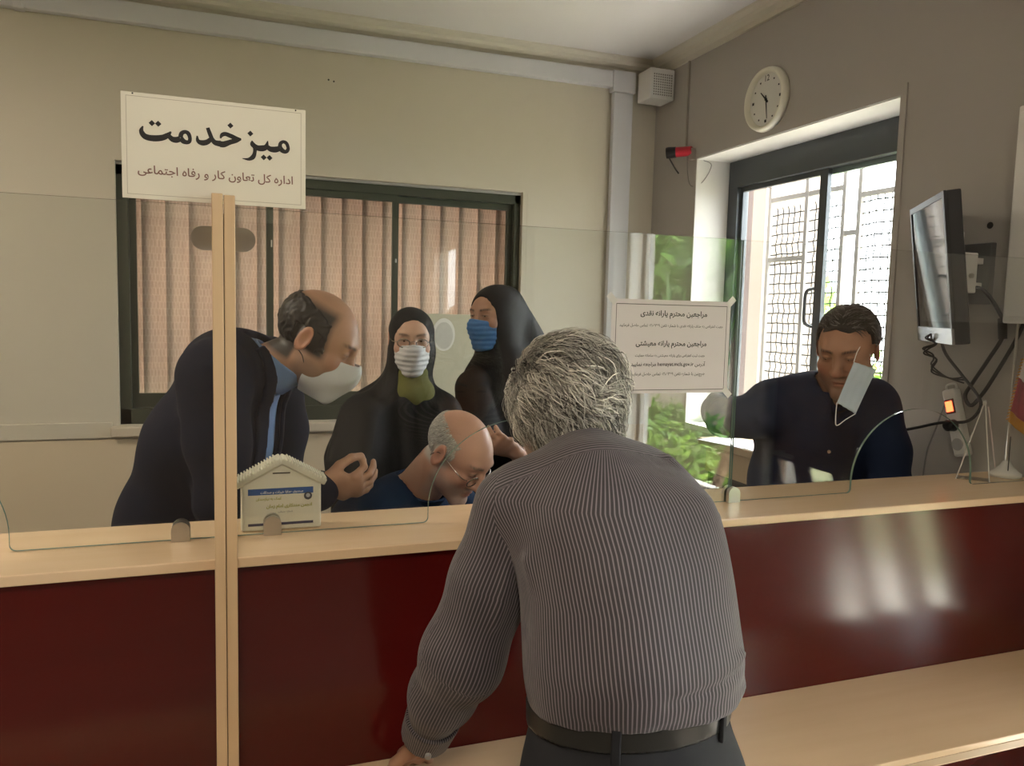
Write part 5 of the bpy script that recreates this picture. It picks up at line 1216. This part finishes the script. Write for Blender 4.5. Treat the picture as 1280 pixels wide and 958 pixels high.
# ================= the seated man with glasses looking down
T = thing('person', (.50, 2.4, 0), 'seated person in a dark blue jacket and glasses looking down', 'person')
M = frame((.640, 2.20, 1.215), (.50, -.63, -.58), s=1.06)
lat = np.array((.77, .64, 0))
tp = [(.50, 2.46, .52), (.50, 2.44, .72), (.51, 2.40, .92), (.53, 2.37, 1.04)]
nkb = (.545, 2.345, 1.07)
shR_, shL_ = (.385, 2.27, 1.00), (.685, 2.46, 1.0)
armA = [shR_, (.37, 2.20, .86), (.40, 2.10, .80), (.52, 2.02, .80), (.60, 1.98, .80)]
armB = [shL_, (.79, 2.37, .88), (.86, 2.25, .82), (.80, 2.12, .80), (.74, 2.05, .80)]
HA = frame((.61, 1.975, .80), (.9, -.3, -.05), (0, 0, 1)); HB = frame((.73, 2.04, .80), (-.7, -.5, -.05), (0, 0, 1))
bf = su(.02, local(head_sdf(nose=1.35, fat=.005, ear=1.12), M), cone(nkb, apply(M, (0, -.03, -.06)), .070, .066))
bf = su(.03, bf, body(tp, [.14, .15, .16, .14], [.1, .1, .1, .08], lat, .05), chain(armA, [.05, .048, .042, .036, .029], .02), chain(armB, [.05, .048, .042, .036, .029], .02))
bf = su(.012, bf, local(hand_sdf(.6), HA), local(hand_sdf(.5), HB))
def wh(x, y, z, sm): return np.clip(sm(.030, .010, y)*sm(.070, .055, z-.0)*sm(-.048, -.034, z)*(1-(np.abs(x) > .078)*(np.abs(z) < .045)*(y > -.04))*(1-sm(-.015, -.03, z)*sm(-.03, -.02, y)), 0, 1)*.85
solid('body', bf, (.22, 1.85, .46), (.98, 2.80, 1.42), .0042, skin_m, T, facecol(M, (.62, .35, .25), ((.50, .42, .38), .5), brow=(.16, .13, .11), scalp=((.48, .46, .42), wh)))
def hl3(P):
    x, y, z = P[:, 0], P[:, 1], P[:, 2]
    return np.maximum.reduce([y-.022-.25*np.clip(z-.02, -.03, .05)+.006*np.sin(z*160+x*90), z-.082+.25*np.clip(y+.05, 0, 1), -.040-z, np.where((y > -.035), -.012-z, -1), np.where((np.abs(x) > .060) & (y > -.045) & (y < .02), .030-z, -1)])
strands('hair', off(cranium(), .0004), M, lambda P: hl3(P) < -.001, lambda P: np.tile((0., -.6, -.8), (len(P), 1)), 5000, .016, .0018, .0019, [(.58, .56, .52), (.48, .46, .42), (.38, .36, .33), (.66, .64, .60)], hair_m, T, 5, .35, 3, .5)
eyes(M, T, open_=.4, gaze=(0, 1, -.6)); spectacles(M, T, slip=.012, thick=.0019)
jk = su(.05, body(tp, [.19, .195, .20, .165], [.14, .14, .135, .105], lat, .06), cone(shR_, shL_, .088, .088), cone((.47, 2.37, 1.05), nkb, .06, .06))
arms = su(.03, chain(armA, [.088, .076, .068, .060, .05], .03), chain(armB, [.088, .076, .068, .060, .05], .03))
fn = su(.04, sub(.006, jk, cone(nkb, apply(M, (0, -.02, -.06)), .078, .08)), arms)
J = solid('jacket', inter(plus(fn, waves(63, 20, .006)), half((0, 0, .5), (0, 0, -1))), (.18, 1.88, .46), (1.02, 2.84, 1.24), .0075, blue_j, T)
cl = inter(lambda P: np.abs(cone(nkb, apply(M, (0, -.03, -.04)), .080, .078)(P))-.0045, half((.535, 2.37, 1.06), (-.1, .35, -.8)), half((.565, 2.315, 1.105), (.15, -.35, .8)))
solid('collar', cl, (.40, 2.2, .98), (.70, 2.5, 1.22), .004, blue_j, J)
solid('trousers', inter(su(.06, body([(.50, 2.47, .60), (.50, 2.46, .50)], [.17, .18], [.13, .13], lat, .03), chain([(.43, 2.42, .52), (.46, 2.10, .50), (.46, 2.12, .08)], [.09, .075, .055], .03), chain([(.60, 2.46, .52), (.72, 2.14, .50), (.72, 2.16, .08)], [.09, .075, .055], .03)), half((0, 0, .05), (0, 0, -1))), (.2, 1.95, .03), (.9, 2.75, .75), .012, trous, T)
for x, y in ((.46, 2.07), (.73, 2.11)):
    solid('shoe', inter(ell((x, y, .035), (.048, .13, .05)), half((0, 0, .002), (0, 0, -1))), (x-.08, y-.18, -.02), (x+.08, y+.18, .1), .008, shoe_m, T)
def office_chair(label, c, rz, zs, zb, m):
    t = thing('office_chair', (c[0], c[1], 0), label, 'chair'); Mr = Matrix.Translation((c[0], c[1], 0)) @ Matrix.Rotation(rz, 4, 'Z')
    MB().box((-.23, -.22, zs-.07), (.23, .22, zs), Mr, bev=.03).build('seat', m, t, True)
    P = [(-.21, zs+.10), (.21, zs+.10), (.22, zb-.10), (.17, zb-.02), (.08, zb), (-.08, zb), (-.17, zb-.02), (-.22, zb-.10)]
    Mb = Mr @ Matrix(((1, 0, 0, 0), (0, 0, 1, .22), (0, 1, 0, 0), (0, 0, 0, 1)))
    o = MB().prism(P, 0, .05, Mb).build('backrest', m, t); md = o.modifiers.new('bevel', 'BEVEL'); md.width = .015; md.segments = 3
    MB().box((-.03, .25, zs-.10), (.03, .29, zs+.25), Mr).build('back_stem', black_p, t)
    MB().tube([Mr @ Vector((0, 0, .08)), Mr @ Vector((0, 0, zs-.06))], .028, 12).build('gas_column', steel, t)
    for k in range(5):
        a = 2*math.pi*k/5; MB().tube([Mr @ Vector((0, 0, .10)), Mr @ Vector((.27*math.cos(a), .27*math.sin(a), .065))], [.022, .015], 8).build('base_arm', black_p, t)
        MB().tube([Mr @ Vector((.27*math.cos(a)-.012*math.sin(a), .27*math.sin(a)+.012*math.cos(a), .028)), Mr @ Vector((.27*math.cos(a)+.012*math.sin(a), .27*math.sin(a)-.012*math.cos(a), .028))], .027, 12).build('castor', black_p, t)
office_chair('black office chair under the seated person in glasses', (.50, 2.46), R(-30), .43, .98, mat('chair_black', (.012, .013, .013), .6))

# ================= the man at the right reaching sideways, mask dangling from one ear
T = thing('person', (1.86, 2.16, 0), 'person in a dark navy jacket, face mask dangling from one ear', 'person')
M = frame((1.868, 2.00, 1.535), (-.80, -.50, -.33), s=1.10)
lat = np.array((-.62, .78, 0)); lat = np.array((.93, -.36, 0))
tp = [(1.89, 2.20, .95), (1.89, 2.20, 1.10), (1.88, 2.17, 1.27), (1.875, 2.13, 1.36)]
nkb = (1.872, 2.08, 1.395)
shA, shB = (1.715, 2.17, 1.335), (2.03, 2.06, 1.345)
armA = [shA, (1.64, 2.17, 1.305), (1.575, 2.20, 1.305), (1.65, 2.36, 1.30), (1.74, 2.50, 1.31)]
armB = [shB, (2.08, 2.02, 1.20), (2.08, 2.00, 1.08), (2.02, 1.93, .99), (1.94, 1.90, .95)]
HA = frame((1.75, 2.515, 1.31), (.6, .75, -.1), (0, 0, 1)); HB = frame((1.925, 1.895, .945), (-.9, 0, -.1), (0, 0, 1))
bf = su(.02, local(head_sdf(nose=1.22, jaw=1.03, fat=.004), M), cone(nkb, apply(M, (0, -.025, -.06)), .066, .062))
bf = su(.03, bf, body(tp, [.13, .14, .16, .14], [.09, .1, .1, .08], lat, .05), chain(armA, [.05, .048, .042, .036, .029], .02), chain(armB, [.05, .048, .042, .036, .029], .02))
bf = su(.012, bf, local(hand_sdf(.4), HA), local(hand_sdf(.5), HB))
solid('body', bf, (1.42, 1.80, .82), (2.20, 2.68, 1.74), .0042, skin_m, T, facecol(M, (.40, .205, .125), ((.10, .075, .06), .5), brow=(.02, .015, .012)))
def hl4(P):
    x, y, z = P[:, 0], P[:, 1], P[:, 2]
    return np.maximum.reduce([np.where(np.abs(x) < .055, y-.062-.3*np.clip(.10-z, 0, 1)*0, y-.045), np.where(y > .02, .082+.05*np.abs(x)-z, -1), -.085-.35*y*(y > -.2)-z, np.where((y > -.035), -.005-z, -1), np.where((np.abs(x) > .060) & (y > -.045) & (y < .02), .034-z, -1)])
hv4 = off(su(.02, cranium(), ell((0, -.02, .055), (.072, .085, .068))), .0055)
HM = solid('hair', local(plus(inter(hv4, hl4), waves(71, 130, .002)), M), (1.70, 1.82, 1.40), (2.06, 2.20, 1.74), .0033, hair_m, T, const((.035, .030, .028)))
strands('hair_locks', off(hv4, .0002), M, lambda P: hl4(P) < -.002, lambda P: np.stack([.4*np.sign(P[:, 0]), np.full(len(P), -.4), -.7*(P[:, 2] < .09)], 1), 3000, .024, .003, .0022, [(.04, .034, .03), (.06, .052, .048), (.10, .09, .085), (.025, .02, .018), (.16, .15, .145)], hair_m, HM, 6, .4, 4)
eyes(M, T, open_=.55, gaze=(.25, 1, -.4))
jk = su(.05, body(tp, [.165, .17, .175, .15], [.13, .13, .13, .10], lat, .06), cone(shA, shB, .080, .082), cone((1.78, 2.11, 1.385), nkb, .055, .05), cone((1.96, 2.06, 1.385), nkb, .055, .05))
arms = su(.03, chain(armA, [.082, .070, .068, .060, .052], .03), chain(armB, [.088, .076, .068, .060, .05], .03))
fn = su(.04, sub(.006, jk, cone(nkb, apply(M, (0, -.01, -.07)), .074, .078), cone(apply(M, (0, .02, -.12)), (1.80, 1.98, 1.24), .05, .012)), arms)
cr = lambda P: fold((1.52, 2.10, 1.40), (1.58, 2.09, 1.26), .014, .010)(P)+fold((1.56, 2.09, 1.41), (1.63, 2.08, 1.27), .014, -.010)(P)+fold((1.62, 2.08, 1.42), (1.70, 2.06, 1.25), .016, .009)(P)+fold((1.70, 2.06, 1.38), (1.76, 2.03, 1.18), .02, -.007)(P)+fold((1.80, 2.0, 1.30), (1.81, 2.02, 1.05), .006, .006)(P)
J = solid('jacket', inter(plus(plus(fn, waves(73, 20, .006)), cr), half((0, 0, .84), (0, 0, -1))), (1.38, 1.80, .82), (2.24, 2.64, 1.54), .007, navy2, T)
solid('undershirt', inter(off(jk, -.012), lambda P: .95-P[:, 2]), (1.5, 1.85, .93), (2.2, 2.4, 1.46), .008, mat('dark_undershirt', (.012, .012, .016), .8), T)
cl = inter(lambda P: np.abs(cone(nkb, apply(M, (0, -.03, -.05)), .079, .078)(P))-.0045, half((1.885, 2.10, 1.39), (.3, .4, -.8)), half((1.86, 2.06, 1.43), (-.2, -.3, .8)), lambda P: -local(ell((0, .09, -.12), (.03, .05, .08)), M)(P))
solid('collar', cl, (1.72, 1.92, 1.30), (2.02, 2.22, 1.52), .004, navy2, J)
for z in (1.22, 1.12): MB().tube([(1.803, 1.985, z), (1.800, 1.978, z)], .006, 10).build('button', mat('jacket_snap', (.5, .5, .5), .2, metal=1), J)
# dangling mask: a pleated sheet hung from the left ear
def quadmask(parent, tl, tr, br, bl, m):
    tl, tr, br, bl = map(Vector, (tl, tr, br, bl)); nu, nv = 12, 18; n = (tr-tl).cross(bl-tl).normalized(); b = MB(); vs = []
    for j in range(nv+1):
        for i in range(nu+1):
            u, v = i/nu, j/nv; p = (tl*(1-u)+tr*u)*(1-v)+(bl*(1-u)+br*u)*v
            vs.append(p+n*(.010*math.sin(math.pi*u)*math.sin(math.pi*v)+.0022*math.sin(u*math.pi*7)))
    fs = [(j*(nu+1)+i, j*(nu+1)+i+1, (j+1)*(nu+1)+i+1, (j+1)*(nu+1)+i) for j in range(nv) for i in range(nu)]
    o = b.add(vs, fs).build('mask', m, parent, True); md = o.modifiers.new('thick', 'SOLIDIFY'); md.thickness = .002; return o
K = quadmask(T, (1.772, 1.868, 1.513), (1.860, 1.868, 1.491), (1.779, 1.856, 1.358), (1.707, 1.856, 1.393), mat('pale_blue_mask', (.52, .60, .66), .8))
MB().tube(catmull([(1.772, 1.868, 1.513), (1.81, 1.895, 1.545), (1.87, 1.93, 1.575), (1.885, 1.93, 1.545), (1.860, 1.868, 1.491)], 5), .0014, 6).build('ear_loop', loop_m, K)
MB().tube(catmull([(1.707, 1.856, 1.393), (1.702, 1.852, 1.35), (1.708, 1.852, 1.325), (1.74, 1.852, 1.342), (1.779, 1.856, 1.358)], 5), .0014, 6).build('ear_loop', loop_m, K)
solid('trousers', inter(su(.05, body([(1.86, 2.20, .98), (1.86, 2.20, .82)], [.17, .185], [.13, .14], lat, .03), chain([(1.77, 2.23, .8), (1.77, 2.23, .06)], [.095, .06], .03), chain([(1.95, 2.17, .8), (1.95, 2.17, .06)], [.095, .06], .03)), half((0, 0, .05), (0, 0, -1))), (1.6, 1.95, .03), (2.14, 2.44, 1.1), .012, trous, T)
for x, y in ((1.76, 2.19), (1.94, 2.13)):
    solid('shoe', inter(ell((x, y, .035), (.048, .13, .05)), half((0, 0, .002), (0, 0, -1))), (x-.08, y-.18, -.02), (x+.08, y+.18, .1), .008, shoe_m, T)
